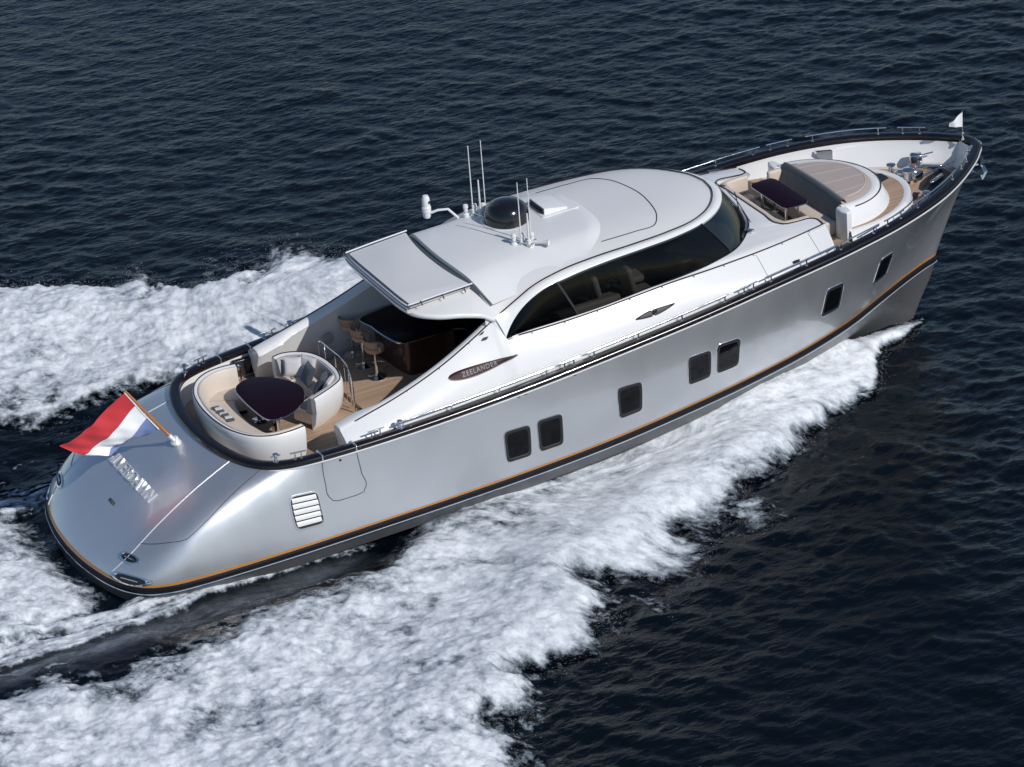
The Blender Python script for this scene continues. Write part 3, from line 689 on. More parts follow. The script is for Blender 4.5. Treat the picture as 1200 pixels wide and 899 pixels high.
# ---------------------------------------------------------------- coachroof and bow seating recess
m_ = 120
dpath = np.vstack([resamp(np.vstack([(9.74, -2.28, 3.315), DB[1:]]), m_)]); 
epath = resamp(np.vstack([C5, [(17.76, -1.68, 3.42), (17.75, -1.46, 3.43), (17.68, -1.41, 3.44), (17.3, -1.40, 3.46), (16.98, -1.37, 3.49), (16.90, -1.30, 3.5), (16.88, -.7, 3.5), (16.88, 0, 3.5)]]), m_)
# pair by arc position: sides run together, then fan to the front
dk = np.linspace(0, 1, m_); ek = np.linspace(0, 1, m_)
CR = np.stack([dpath * (1 - v) + epath * v + np.array([0, 0, .02 * math.sin(math.pi * v)]) for v in np.linspace(0, 1, 7)], 1)
part('coachroof', MB().grid(np.vstack([CR, mirror(CR)[-2::-1]])), M['white'], angle=40)
rec = epath[epath[:, 0] > 16.0]; k0 = int(np.argmax((epath[:, 0] > 17.735))); 
wall = epath[k0:]; wl = np.stack([wall + [0, 0, .0], wall + [.01, 0, -.05], wall * [1, 1, 0] + [.03, 0, 2.70]], 1)
part('recess_wall', MB().grid(np.vstack([wl, mirror(wl)[-2::-1]])), M['white'], angle=40)
part('recess_trim', MB().tube(np.vstack([wall, mirror(wall)[-2::-1]]) + [0, 0, .012], .016, 6), M['dkchrome'])
# deck
dl = inboard(2.74, .11); dl = dl[dl[:, 1] < -.03]; dl = np.vstack([dl, mirror(dl)[::-1]])[:, :2]
part('bow_deck', MB().slab(dl, 2.70, 2.76), M['teak'], angle=30)
part('recess_floor', MB().slab([(16.9, -1.4), (18.3, -1.4), (18.3, 1.4), (16.9, 1.4)], 2.755, 2.772), M['darkfloor'])
# covering board: dark margin inside the starboard and port bow bulwark
mg = dl[(dl[:, 0] > 18.6)]; inn = mg.copy(); cpt = np.array([18.5, 0]); inn = mg + (cpt - mg) / np.linalg.norm(cpt - mg, axis=1)[:, None] * .16
part('deck_margin', MB().grid(np.stack([np.column_stack([mg, np.full(len(mg), 2.765)]), np.column_stack([inn, np.full(len(mg), 2.765)])], 1)), M['cream'])
# aft seat of the recess: U shaped base, backs
def strip_path(P, prof, n=60):
    """sweep a section along an open plan path; prof (inward offset, z)"""
    Q = resamp(np.column_stack([np.asarray(P, float)[:, :2], np.zeros(len(P))]), n); N_ = plan_normal(Q)
    return Q, N_
def cushion_sweep(P, prof, side, n=60):
    Q, N_ = strip_path(P, prof, n); G = np.array([[q + nn_ * o * side + np.array([0, 0, z]) for o, z in prof] for q, nn_ in zip(Q, N_)])
    mb = MB().grid(G, cv=True); k = len(prof); b = 0
    mb.f.append([i for i in range(k)]); mb.f.append([(n - 1) * k + i for i in range(k)][::-1]); mb.mi += [0, 0]; return mb
def roundsec(o0, o1, z0, z1, r=.04, k=4):
    out = []
    for cx, cz, a0 in ((o1 - r, z1 - r, 0), (o0 + r, z1 - r, 90), (o0 + r, z0 + r, 180), (o1 - r, z0 + r, 270)):
        for i in range(k + 1): a = R(a0 + 90 * i / k); out.append((cx + r * math.cos(a), cz + r * math.sin(a)))
    return out
upath = np.array([(17.66, -1.37), (17.3, -1.35), (17.03, -1.28), (16.95, -1.1), (16.93, -.5), (16.93, 0), (16.93, .5), (16.95, 1.1), (17.03, 1.28), (17.3, 1.35), (17.66, 1.36)])
def inside(path, P0):
    Q, N_ = strip_path(path, None, 60); i = 30; return 1 if np.dot(N_[i][:2], np.asarray(P0) - Q[i][:2]) > 0 else -1
sd = inside(upath, (17.5, 0))
part('bow_seat', cushion_sweep(upath, roundsec(.03, .44, 2.76, 3.04, .03), sd), M['cream'], label='cream bench around the forward recess')
part('bow_backrest', cushion_sweep(upath, roundsec(.0, .14, 3.05, 3.47, .05), sd), M['cream'])
# ---------------------------------------------------------------- bow island: step, shell, sunpad
def nose(x0, xn, w0, e=2.3, n=70, wa=None):
    """plan outline: straight transom at x0, sides closing in a round nose at xn"""
    a = np.linspace(-np.pi / 2, np.pi / 2, n); xc = x0 + (xn - x0) * .12
    x = xc + (xn - xc) * np.abs(np.cos(a)) ** (2 / e); y = w0 * np.sign(np.sin(a)) * np.abs(np.sin(a)) ** (2 / e)
    return np.vstack([[(x0, -(wa or w0))], np.column_stack([x, y]), [(x0, (wa or w0))]])
A0 = nose(18.50, 20.98, 1.78, 1.9); A1 = nose(18.50, 20.84, 1.62, 1.9)
P0 = np.column_stack([A0, np.full(len(A0), 2.74)]); P1 = np.column_stack([nose(18.50, 20.92, 1.70, 1.9), np.full(len(A0), 2.99)]); P2 = np.column_stack([A1, np.full(len(A0), 3.01)]); P3 = np.column_stack([nose(18.50, 20.77, 1.56, 1.9), np.full(len(A0), 2.985)])
isl = part('step_riser', MB().grid(np.stack([P0, P1, P2, P3], 1)), M['white'], angle=60, label='white curved riser of the bow step')
part('tread', MB().slab(nose(18.50, 20.77, 1.56, 1.9), 2.93, 2.985), M['teak'], isl)
part('stair_mat', MB().slab(np.array([(20.44, .52), (20.44, .06), (20.68, .14), (20.68, .44)]), 2.985, 2.992), M['rubber'], isl)
B0 = nose(18.50, 20.36, 1.50, 2.0); B1 = nose(18.50, 20.12, 1.40, 2.0); B2 = nose(18.50, 20.0, 1.31, 2.0); B3 = nose(18.5, 19.9, 1.22, 2.0)
def lift(x): return -.05 * np.clip((x - 18.5) / 1.5, 0, 1)
rows = [np.column_stack([o, z + lift(o[:, 0])]) for o, z in ((B0, 2.985), (B1, 3.40), (B2, 3.475), (B3, 3.46))]
shell = part('sofa_shell', MB().grid(np.stack(rows, 1)), M['white'], angle=60, label='white moulded shell round the sunpad')
part('rim_line', MB().tube(np.column_stack([B1, 3.425 + lift(B1[:, 0])])[3:-3], .014, 6), M['dkchrome'], shell)
for s_ in (-1, 1):
    # wings at the open ends of the forward sofa
    w_ = MB().slab(np.array([(18.44, s_ * 1.64), (18.38, s_ * 1.50), (18.38, s_ * 1.28), (18.44, s_ * 1.22), (18.62, s_ * 1.22), (18.62, s_ * 1.50), (18.56, s_ * 1.64)]), 2.76, 3.45, .05, 0, 4)
    part('sofa_wing', w_, M['white'])
    if s_ > 0: part('armrest', MB().box((18.33, s_ * 1.19, 3.27), (.36, .13, .36), .05), M['cream'])
part('forward_seat', MB().slab(ring_outline([(18.06, -1.2), (18.55, -1.2), (18.55, 1.2), (18.06, 1.2)], 40), 2.78, 3.09, .04), M['cream'], label='cream seat below the grey backrest')
bk = MB(); yy = np.linspace(-1.2, 1.2, 30)
sec = [(18.44, 3.08), (18.40, 3.12), (18.52, 3.40), (18.545, 3.50), (18.60, 3.555), (18.66, 3.545), (18.72, 3.45)]
bk.grid(np.array([[(x + .10 * (abs(y) / 1.2) ** 2 * 0, y, z + (.045 * (1 - (y / 1.2) ** 2) if z > 3.3 else 0)) for x, z in sec] for y in yy]))
part('sunpad_backrest', bk, M['dkgrey'], label='grey aft facing backrest of the sunpad')
SPn = nose(18.60, 19.92, 1.20, 2.0, 70); c0 = np.array([18.9, 0]); rows = []
for k in np.linspace(1, 0, 12):
    o = c0 + (SPn - c0) * k; e_ = min(1, (1 - k) / .10); z = 3.42 + .08 * math.sqrt(max(0, 1 - (1 - e_) ** 2)) - .06 * np.clip((o[:, 0] - 18.6) / 1.3, 0, 1) + .06 * np.clip(1 - (o[:, 1] / 1.25) ** 2, 0, 1) * (1 - .4 * np.clip((o[:, 0] - 18.6) / 1.3, 0, 1)); rows.append(np.column_stack([o, z]))
pad = part('sunpad', MB().grid(np.stack(rows, 1), cu=True), M['taupe'], label='wide mauve grey sunpad with rounded nose', angle=60)
def padz(x, y): return 3.50 - .06 * np.clip((x - 18.6) / 1.3, 0, 1) + .06 * np.clip(1 - (y / 1.25) ** 2, 0, 1) * (1 - .4 * np.clip((x - 18.6) / 1.3, 0, 1))
for y0 in (-.78, -.27, .27, .78):
    xx = np.linspace(18.66, 19.80 - .42 * abs(y0) ** 1.6, 30); yy = y0 * (1 - .28 * ((xx - 18.6) / 1.3) ** 2); part('seat_seam', MB().tube(np.column_stack([xx, yy, padz(xx, yy) + .001]), .008, 6), M['grey_fabric'], pad)
for k in (.86,):
    o = c0 + (SPn - c0) * k; part('piping', MB().tube(np.column_stack([o, padz(o[:, 0], o[:, 1]) + .002])[2:-2], .009, 6), M['cream'], pad)

# ---------------------------------------------------------------- foredeck gear
def bollard(x, y, z, h=.24, r=.05, lab=None):
    b = part('bollard', MB().lathe([(r * 1.9, 0), (r * 1.9, .02), (r, .04), (r * .9, h * .75), (r * 1.7, h * .85), (r * 1.8, h * .95), (r * 1.3, h), (0, h)], (x, y, z), 18), M['chrome'], label=lab); return b
bollard(21.05, .62, 2.76, .30, .06); bollard(20.95, -.95, 2.76, .24, .05)
wl = part('windlass', MB().lathe([(.17, 0), (.17, .05), (.11, .08), (.09, .18), (.14, .22), (.15, .27), (.10, .30), (0, .31)], (21.22, .18, 2.76), 22), M['chrome'])
part('chain_wheel', MB().lathe([(.10, -.05), (.14, -.04), (.09, 0), (.14, .04), (.10, .05)], (21.38, .02, 2.90), 20, np.array(Euler((R(90), 0, R(15))).to_matrix())), M['chrome'], wl)
part('windlass_motor', MB().box((21.25, .42, 2.84), (.34, .2, .16), .04, R(-15)), M['chrome'], wl)
ch = MB()
for i in range(15):
    t = i / 14; p = np.array([21.45 + .95 * t, .02 - .02 * t, 2.86 + .14 * t]); a = np.linspace(0, 2 * np.pi, 10, endpoint=False)
    q = np.column_stack([p[0] + .05 * np.cos(a), p[1] + (.024 * np.sin(a) if i % 2 else 0 * a), p[2] + (.024 * np.sin(a) if i % 2 == 0 else 0 * a)]); ch.tube(q, .009, 5, True)
part('anchor_chain', ch, M['chrome'])
mb = MB(); mb.box((21.9, .35, 2.84), (.6, .16, .16), .03, R(-35)).box((21.7, -.25, 2.82), (.5, .1, .1), .03, R(25)).tube([(21.35, .5, 2.86), (21.8, .62, 3.05), (22.1, .5, 3.1)], .02, 8)
part('chain_stopper', mb, M['chrome'])
fl = part('deck_floodlight', MB().box((21.72, .62, 3.02), (.30, .24, .22), .05, R(-25)), M['chrome'], label='boxy chrome fairlead opening in the port bow')
part('recess', MB().box((21.62, .54, 3.03), (.14, .16, .13), .03, R(-25)), M['rubber'], fl)
mb = MB().tube([(20.6, .9, 2.79), (20.85, .86, 2.80), (21.0, .7, 2.80)], .03, 8).tube([(20.75, .45, 2.79), (21.05, .2, 2.79), (21.15, .0, 2.79)], .025, 8)
part('mooring_rope', mb, M['rubber'])
part('deck_hatch', MB().slab(np.array([(20.55, -.80), (20.63, -.90), (21.05, -.52), (20.97, -.42)]), 2.76, 2.775), M['dkchrome'])
part('bow_mat', MB().slab(np.array([(21.15, -.35), (21.25, -1.05), (21.8, -.72), (22.2, -.25), (22.2, .25), (21.7, .1), (21.35, -.1)]), 2.76, 2.772), M['rubber'])
# air grilles on the inner face of the port bulwark
for p in (False, True):
    for x, zc in ((20.05, 3.03), (17.55, 3.02)):
        q = sheer_x(np.array([x]))[0]; y = q[1] + .255
        tri = np.array([(x + .17, zc + .16), (x - .16, zc + .16), (x - .17, zc + .10), (x + .02, zc - .17), (x + .13, zc - .17), (x + .17, zc - .10)])
        A_ = np.column_stack([tri[:, 0], np.interp(tri[:, 0], [x - .2, x + .2], [y - .03 * (x < 19), y + .12 + .06 * (x > 19)]) , tri[:, 1]]); Bq = A_ + [0, .03, 0]
        rows = np.stack([A_ - [0, .06, 0], Bq, Bq.mean(0) + (Bq - Bq.mean(0)) * .75, Bq.mean(0) + (Bq - Bq.mean(0)) * .02 + [0, .0, 0]])
        part('air_grille', MB().grid(mirror(rows) if p else rows, cv=True), M['chrome'])
# stem anchor
an_ = part('anchor', MB().tube([(22.80, 0, 3.20), (23.0, 0, 3.02), (23.05, 0, 2.62)], [.05, .045, .035], 10), M['chrome'], label='polished anchor hanging at the stem head')
fk = MB()
for s_ in (-1, 1):
    P = np.array([[(23.07, s_ * .02, 2.70), (23.10, s_ * .05, 2.70)], [(23.02, s_ * .22, 2.62), (23.05, s_ * .24, 2.64)], [(22.93, s_ * .26, 2.50), (22.97, s_ * .24, 2.50)], [(23.02, s_ * .10, 2.45), (23.07, s_ * .09, 2.47)], [(23.06, s_ * .02, 2.44), (23.10, s_ * .03, 2.46)]])
    fk.grid(P); fk.grid(P + [.03, 0, 0]); fk.tube(P[:, 0], .025, 8)
part('fluke', fk, M['chrome'], an_)
part('stem_roller', MB().box((22.88, 0, 3.25), (.34, .22, .14), .04).tube([(22.98, -.13, 3.22), (22.98, .13, 3.22)], .06, 12), M['chrome'])
part('bow_chock', MB().box((22.45, -.47, 3.45), (.26, .07, .07), .02, R(40)).box((22.2, -.70, 3.45), (.2, .06, .06), .02, R(40)), M['chrome'])
# ---------------------------------------------------------------- rails on the cap
def rail_pts(xa, xb, off, up, n):
    q = sheer(s_at(np.linspace(xa, xb, n))); full = sheer(np.linspace(0, .86, 600)); fn = plan_normal(full); fn *= np.sign(-fn[:, 1:2] + 1e-9)
    sI = s_at(np.linspace(xa, xb, n)); N_ = np.column_stack([np.interp(sI, np.linspace(0, .86, 600), fn[:, k]) for k in range(3)])
    return q - N_ * off + [0, 0, up]
RAILS = [(4.58, 4.91), (6.23, 6.62), (6.87, 10.49), (10.66, 11.08), (11.30, 14.81), (15.03, 15.47), (15.66, 18.75), (18.90, 19.51), (19.81, 21.5), (21.70, 22.2)]
for p in (False, True):
    for xa, xb in RAILS:
        L_ = xb - xa; q = rail_pts(xa, xb, .09, .245, max(6, int(L_ * 5))); q = mirror(q) if p else q
        o = part('grab_rail', MB().tube(q, .017, 8), M['chrome'], angle=60)
        k = 2 if L_ < 1 else int(round(L_ / 1.2)) + 1
        ins = .10 if L_ < 1 else .16
        for x in np.linspace(xa + ins, xb - ins, k):
            b = rail_pts(x, x + .01, .09, .09, 2)[0]; t = rail_pts(x, x + .01, .09, .245, 2)[0]; b, t = (mirror(b), mirror(t)) if p else (b, t)
            part('stanchion', MB().tube([b, b + [0, 0, .02], b + [0, 0, .03], t], [.035, .03, .016, .016], 8), M['chrome'], o)
    # bright joints of the cap at the door and stern bollards
    for s_ in (.7853, .7475):
        q = sheer(np.array([s_]))[0]; q = mirror(q) if p else q; part('cap_joint', MB().box(q + [0, (-.08 if p else .08), .05], (.035, .28, .13), .01), M['chrome'])
    for s_ in (.853, .700):
        q = sheer(np.array([s_]))[0] + [0, .09, .09]; q = mirror(q) if p else q
        b = part('cleat', MB().lathe([(.055, 0), (.06, .02), (.03, .04), (.028, .13), (.055, .16), (.055, .2), (.0, .21)], q, 16), M['chrome'])
        part('horn', MB().tube([q + [-.10, 0, .15], q + [.10, 0, .15]], .02, 8), M['chrome'], b)
# drain dots below the rail
for x in (9.62, 9.78, 10.95):
    a = on_hull(s_at(np.array([x])), np.array([.955]), .004)[0]; part('drain', MB().box(a, (.06, .012, .02), .004), M['seam'])

# plaque with lettering, small monogram, winged badge, flush cleat on the white side
for p in (False, True):
    L_, x0, x1, za, zb = 40, 8.30, 9.84, 2.845, 2.985
    u = np.linspace(0, 1, L_); xm = x0 + (x1 - x0) * u; zc = za + (zb - za) * u - .05 * np.sin(np.pi * u) * .4
    hw = .005 + .092 * np.clip(np.sin(np.pi * u ** .72), 0, 1) ** .75 * (1 - .35 * u)
    rows = [on_panel(xm, zc + hw * k, o) for k, o in ((1.0, .001), (1.0, .012), (.9, .018), (.3, .02), (-.3, .02), (-.9, .018), (-1.0, .012), (-1.0, .001))]
    G = np.array(rows); pl = part('name_plaque', MB().grid(mirror(G) if p else G), M['plaque'], label='burgundy lens shaped plaque with silver lettering')
    ed = np.vstack([on_panel(xm, zc - hw * 1.06, .012)]); part('edge', MB().tube(mirror(ed) if p else ed, .010, 6), M['gold'], pl)
    me = text_mesh('ZEELANDER', .125, .003, 1.22); nv = len(me.vertices); co = np.zeros(nv * 3); me.vertices.foreach_get('co', co); co = co.reshape(-1, 3)
    sx_ = -1 if p else 1; xx = 8.98 + sx_ * co[:, 0]; zz = za + (zb - za) * (xx - x0) / (x1 - x0) - .015 + co[:, 1]
    P = on_panel(xx, zz, .022); P[:, 1] -= co[:, 2]; P = mirror(P) if p else P
    me.vertices.foreach_set('co', P.ravel()); finish(me, M['gold'], False, fix=False); part('lettering', me, M['gold'], pl)
    # monogram of two short waves
    mg_ = MB()
    for dz_, dx in ((.055, -.02), (-.045, .03)):
        u = np.linspace(-1, 1, 12); hw = .024 * (1 - u ** 2) + .002; xm = 9.25 + dx + .085 * u; zm = 3.43 + dz_ + .022 * u ** 3 + .01 * u
        G = np.array([on_panel(xm, zm + hw * k, .014) for k in (1, .4, -.4, -1)]); mg_.grid(mirror(G) if p else G)
    part('monogram', mg_, M['badge'])
    bd = MB()
    for sgn in (-1, 1):
        u = np.linspace(0, 1, 16); xm = 13.03 + sgn * (.03 + (.50 if sgn > 0 else .38) * u); zm = 3.025 + .035 * u * sgn + .028 * (u ** 2 if sgn > 0 else u * .2); hw = .050 * (1 - u ** 1.6) + .006
        G = np.array([on_panel(xm, zm + hw * k, o) for k, o in ((1, .004), (.9, .03), (0, .04), (-.9, .03), (-1, .004))]); bd.grid(mirror(G) if p else G)
    bg_ = part('winged_badge', bd, M['badge'], label='dark chrome badge of two spread wings')
    c_ = on_panel(np.array([13.07]), np.array([3.04]), .03)[0]; c_ = mirror(c_) if p else c_
    part('shield', MB().box(c_, (.11, .04, .12), .02), M['badge'], bg_)
    c_ = on_panel(np.array([16.62]), np.array([3.13]), .004)[0]; c_ = mirror(c_) if p else c_
    part('flush_fitting', MB().slab(c_[:2] + np.array([(-.09, -.01), (.07, -.01), (.09, .01), (-.05, .01)]), c_[2] - .03, c_[2] + .05, .0), M['dkchrome'])

# ---------------------------------------------------------------- cockpit sole, interior
ao_ = SW[(SW[:, 0] < 7.2)] - SN[(SW[:, 0] < 7.2)] * .24
part('cockpit_sole', MB().slab(np.vstack([ao_[:, :2]]), 1.50, 1.58), M['teak'], angle=30)
part('saloon_sole', MB().slab([(7.12, -1.95), (10.6, -1.95), (10.6, 1.95), (7.12, 1.95)], 1.5, 1.66), M['teak'], angle=30)
part('sole_step', MB().box((7.10, -1.15, 1.62), (.05, 1.5, .085), .01), M['dkchrome'])
part('cabin_floor', MB().box((13.2, 0, 2.20), (6.2, 4.0, .06), .01), M['darkfloor'])
# bulkhead between cockpit and cabin with a glazed middle
bh = part('bulkhead', MB().box((10.28, 0, 2.76), (.08, 3.7, 2.3), .01), M['dark'])
part('cabin_door', MB().box((10.22, -.2, 2.75), (.04, 1.7, 2.0), .01), M['port'], bh)
part('cabinet_front', MB().box((10.05, -1.45, 2.1), (.4, .85, .9), .03), M['mahogany'])
# bar counter
bo = smooth_closed([(8.30, 1.75), (8.24, 1.2), (8.30, .55), (8.42, .20), (8.75, .12), (9.6, .12), (9.95, .14), (9.95, 1.75)], 80)
bar = part('bar_counter', MB().slab(bo, 2.50, 2.56, .02, .02), M['lacquer'], label='dark curved bar counter under the roof')
part('counter_edge', MB().tube(np.column_stack([bo, np.full(len(bo), 2.53)]), .022, 6, True), M['chrome'], bar)
part('counter_base', MB().slab(np.array([9.15, .95]) + (bo - [9.15, .95]) * [.72, .86], 1.66, 2.50), M['mahogany'], bar)
# speaker grille on the port coaming
for p in (False, True):
    q = np.array([7.55, -2.02, 2.12]); 
    part('speaker_grille', MB().lathe([(.13, 0), (.13, .015), (.10, .02), (.0, .012)], mirror(q) if p else q, 24, np.array(Euler((R(90 if p else -90), 0, 0)).to_matrix())), M['grey_fabric'])
# stainless guard rail behind the forward sofa
gr = MB(); tp = np.array([(7.02, 1.28, 2.05), (7.0, 1.22, 2.56), (7.04, .75, 2.58), (7.06, .2, 2.56), (6.98, -.32, 2.50), (6.97, -.40, 2.34), (6.97, -.42, 1.64)])
g0 = part('guard_rail', gr.tube(resamp(tp, 50), .018, 8), M['chrome'])
for y, x in ((1.0, 7.02), (.55, 7.05), (.1, 7.05), (-.22, 7.0)): part('stanchion', MB().tube([(x, y, 1.66), (x, y, 2.56)], .014, 8), M['chrome'], g0)
# gate posts / steps beside the sofa
part('gate_recess', MB().box((5.66, 2.40, 1.86), (.46, .12, .38), .02), M['black'])
part('gate_latch', MB().box((5.53, 2.31, 1.92), (.12, .10, .10), .03), M['chrome'])
part('corner_step', MB().box((6.55, -1.75, 1.62), (.7, .7, .10), .02), M['teak'])
part('gate_post', MB().tube([(5.45, 2.0, 1.6), (5.45, 2.0, 2.1), (5.25, 2.06, 2.12)], .025, 8), M['chrome'])

# cabin furniture seen through the glass
for x, y, sx_, sy in ((11.9, -1.35, 1.7, .7), (12.6, 1.35, 2.4, .7)):
    s0 = part('cabin_sofa', MB().box((x, y, 2.55), (sx_, sy, .5), .08), M['cream']); part('back', MB().box((x, y + (.32 if y > 0 else -.32), 2.92), (sx_, .2, .6), .08), M['cream'], s0)
for x, y in ((13.55, -1.15), (13.7, -.35), (13.7, .5), (12.75, -1.1)):
    s0 = part('helm_seat', MB().box((x, y, 2.78), (.5, .55, .16), .06), M['cream']); bk_ = MB().box((0, 0, .38), (.14, .54, .72), .06); bk_.xf(Matrix.Translation((x - .26, y, 2.82)) @ Matrix.Rotation(R(-12), 4, 'Y')); part('back', bk_, M['cream'], s0)
    part('pedestal', MB().lathe([(.2, 2.23), (.2, 2.25), (.05, 2.28), (.05, 2.72)], (x, y, 0), 16), M['chrome'], s0)
part('dashboard', MB().slab(smooth_closed([(14.7, -1.75), (15.4, -1.65), (16.0, -1.0), (16.25, 0), (16.0, 1.0), (15.4, 1.65), (14.7, 1.75), (14.85, 0)], 80), 2.3, 3.30, .10), M['dark'])
part('helm_console', MB().box((14.65, -.75, 3.05), (.5, 1.1, .5), .08), M['dark'])
part('steering_wheel', MB().tube([(14.30 + .06 * math.cos(a) * 0 + .10 * math.sin(a), -.8 + .19 * math.cos(a), 3.15 + .17 * math.sin(a)) for a in np.linspace(0, 2 * np.pi, 28, endpoint=False)], .016, 6, True), M['mahogany'])
part('chart_table', MB().box((14.95, .3, 3.34), (.5, 1.2, .03), .01), M['lacquer'])

# ================================================================= LOOSE THINGS ON DECK
def put(name, mb, mat, root, **k): return part(name, mb, mat, root, **k)
# aft horseshoe sofa
t = thing('curved_sofa', 'big white horseshoe sofa with cream seats around the aft table', 'sofa', (4.6, 0, 1.58))
rim = np.array([(5.30, -1.70), (4.95, -1.74), (4.55, -1.69), (4.22, -1.48), (3.97, -1.08), (3.83, -.5), (3.80, 0), (3.83, .5), (3.97, 1.08), (4.22, 1.48), (4.55, 1.69), (4.95, 1.74), (5.22, 1.70)]) - [4.6, 0]
sd = inside(rim, (.6, 0))
shell_s = [(.14, 0), (.03, .30), (.0, .62), (.005, .76), (.03, .80), (.07, .81), (.11, .79), (.12, .70), (.16, .40), (.16, 0)]
put('shell', cushion_sweep(rim, shell_s, sd, 90), M['white'], t, angle=50)
put('backrest', cushion_sweep(rim[0:], [(.115, .36), (.115, .765), (.135, .80), (.17, .80), (.20, .76), (.27, .50), (.31, .38)], sd, 90), M['cream'], t, angle=50)
sb = cushion_sweep(rim, roundsec(.20, .88, .10, .40, .04), sd, 90); put('seat', sb, M['cream'], t, angle=50)
q, nn_ = strip_path(rim, None, 90); put('piping', MB().tube(q + nn_ * sd * .035 + [0, 0, .808], .012, 6), M['lacquer'], t)
put('seat_base', cushion_sweep(rim, [(.22, 0), (.22, .12), (.80, .12), (.80, 0)], sd, 90), M['black'], t)
for i in (22, 45, 68): put('seat_joint', MB().tube([q[i] + nn_[i] * sd * .30 + [0, 0, .402], q[i] + nn_[i] * sd * .87 + [0, 0, .402]], .006, 5), M['tan'], t)
# aft table
t = thing('cockpit_table', 'glossy black cherry table with rounded triangular top in the aft cockpit', 'table', (5.35, .05, 1.58))
to = smooth_closed(np.array([(4.84, .80), (5.15, 1.02), (5.50, .94), (5.80, .62), (5.99, .25), (5.99, -.12), (5.80, -.50), (5.45, -.82), (5.10, -.93), (4.85, -.80), (4.78, -.35), (4.77, .30)]) - [5.35, .05], 96)
put('tabletop', MB().slab(to, .675, .735, .02, .015), M['lacquer'], t)
put('table_edge', MB().tube(np.column_stack([to, np.full(len(to), .70)]) * [1.003, 1.003, 1], .014, 6, True), M['chrome'], t)
for dy in (-.4, .4): put('pedestal', MB().lathe([(.20, 0), (.20, .02), (.085, .05), (.075, .62), (.15, .66), (.15, .675)], (-.15, dy, 0), 22), M['chrome'], t)
# forward small sofa, facing aft
t = thing('curved_sofa', 'small white tub sofa with grey lining backed by a steel guard rail', 'sofa', (6.5, .45, 1.58))
rim = np.array([(5.98, -.72), (6.25, -.60), (6.55, -.45), (6.82, -.25), (6.95, .10), (6.98, .5), (6.93, .95), (6.78, 1.30), (6.50, 1.54), (6.22, 1.62), (6.02, 1.58)]) - [6.5, .45]
sd = inside(rim, (-.4, 0))
put('shell', cushion_sweep(rim, [(.16, 0), (.06, .16), (.0, .45), (.0, .72), (.03, .77), (.08, .78), (.13, .76), (.14, .60), (.17, .4), (.17, 0)], sd, 80), M['white'], t, angle=50)
put('backrest', cushion_sweep(rim, [(.125, .36), (.125, .73), (.15, .76), (.18, .76), (.22, .70), (.28, .48), (.30, .38)], sd, 80), M['grey_fabric'], t, angle=50)
put('seat', cushion_sweep(rim, roundsec(.18, .66, .12, .42, .04), sd, 80), M['cream'], t, angle=50)
q, nn_ = strip_path(rim, None, 80); put('piping', MB().tube(q + nn_ * sd * .05 + [0, 0, .782], .012, 6), M['lacquer'], t)
# cushions
def pillow(name, label, loc, rot, size, mat, group='cushions on the small sofa'):
    t = thing(name, label, 'cushion', loc, 0, group); t.matrix_world = YM @ Matrix.Translation(loc) @ Euler([R(a) for a in rot]).to_matrix().to_4x4()
    n_ = 17; u = np.linspace(-1, 1, n_); a, b = np.meshgrid(u, u, indexing='ij')
    th = .075 * (np.clip(1 - a ** 4, 0, 1) * np.clip(1 - b ** 4, 0, 1)) ** .55 + .004; pin = 1 - .07 * (1 - np.abs(a)) * np.abs(b) ** 2 * 0
    k = size / 2; sx_ = a * k * (1 - .10 * (1 - b ** 2) * a ** 2 * .6); sy = b * k * (1 - .10 * (1 - a ** 2) * b ** 2 * .6)
    mb = MB().grid(np.stack([sx_, sy, th], -1)).grid(np.stack([sx_, sy, -th], -1), flip=True); put('cover', mb, mat, t, angle=80)
    e = np.concatenate([np.stack([sx_[0], sy[0]], 1), np.stack([sx_[:, -1], sy[:, -1]], 1), np.stack([sx_[-1][::-1], sy[-1][::-1]], 1), np.stack([sx_[::-1, 0], sy[::-1, 0]], 1)])
    put('piping', MB().tube(np.column_stack([e, np.zeros(len(e))]), .008, 5, True), mat, t)
pillow('cushion', 'dark slate square cushion leaning in the middle of the small sofa', (6.44, .66, 2.20), (0, -62, -4), .44, M['pillow_blue'])
pillow('cushion', 'pale striped cushion between the sofa arm and the dark cushion', (6.32, 1.16, 2.19), (0, -62, 62), .40, M['pillow_light'])
pillow('cushion', 'pale cushion standing behind the dark slate cushion', (6.58, .98, 2.21), (0, -68, 24), .42, M['pillow_light'])
pillow('cushion', 'dark slate cushion lying at the starboard end of the small sofa', (6.50, .16, 2.18), (0, -56, -34), .42, M['pillow_blue'])
pillow('cushion', 'pale cushion tucked behind the starboard dark cushion', (6.56, -.08, 2.20), (0, -66, -44), .40, M['pillow_light'])
# folded patterned throw on the aft seat
t = thing('folded_throw', 'folded black and white patterned throw lying on the aft seat', 'throw', (4.36, .45, 1.99), R(4))
for i in range(7):
    put('fold', MB().box((.012 * (i % 2), -.34 + .112 * i, .012 + .010 * (i % 3)), (.17 - .01 * (i % 3), .105, .035), .015, R(-14)), M['pillow_light'] if i % 2 else M['pillow_blue'], t)
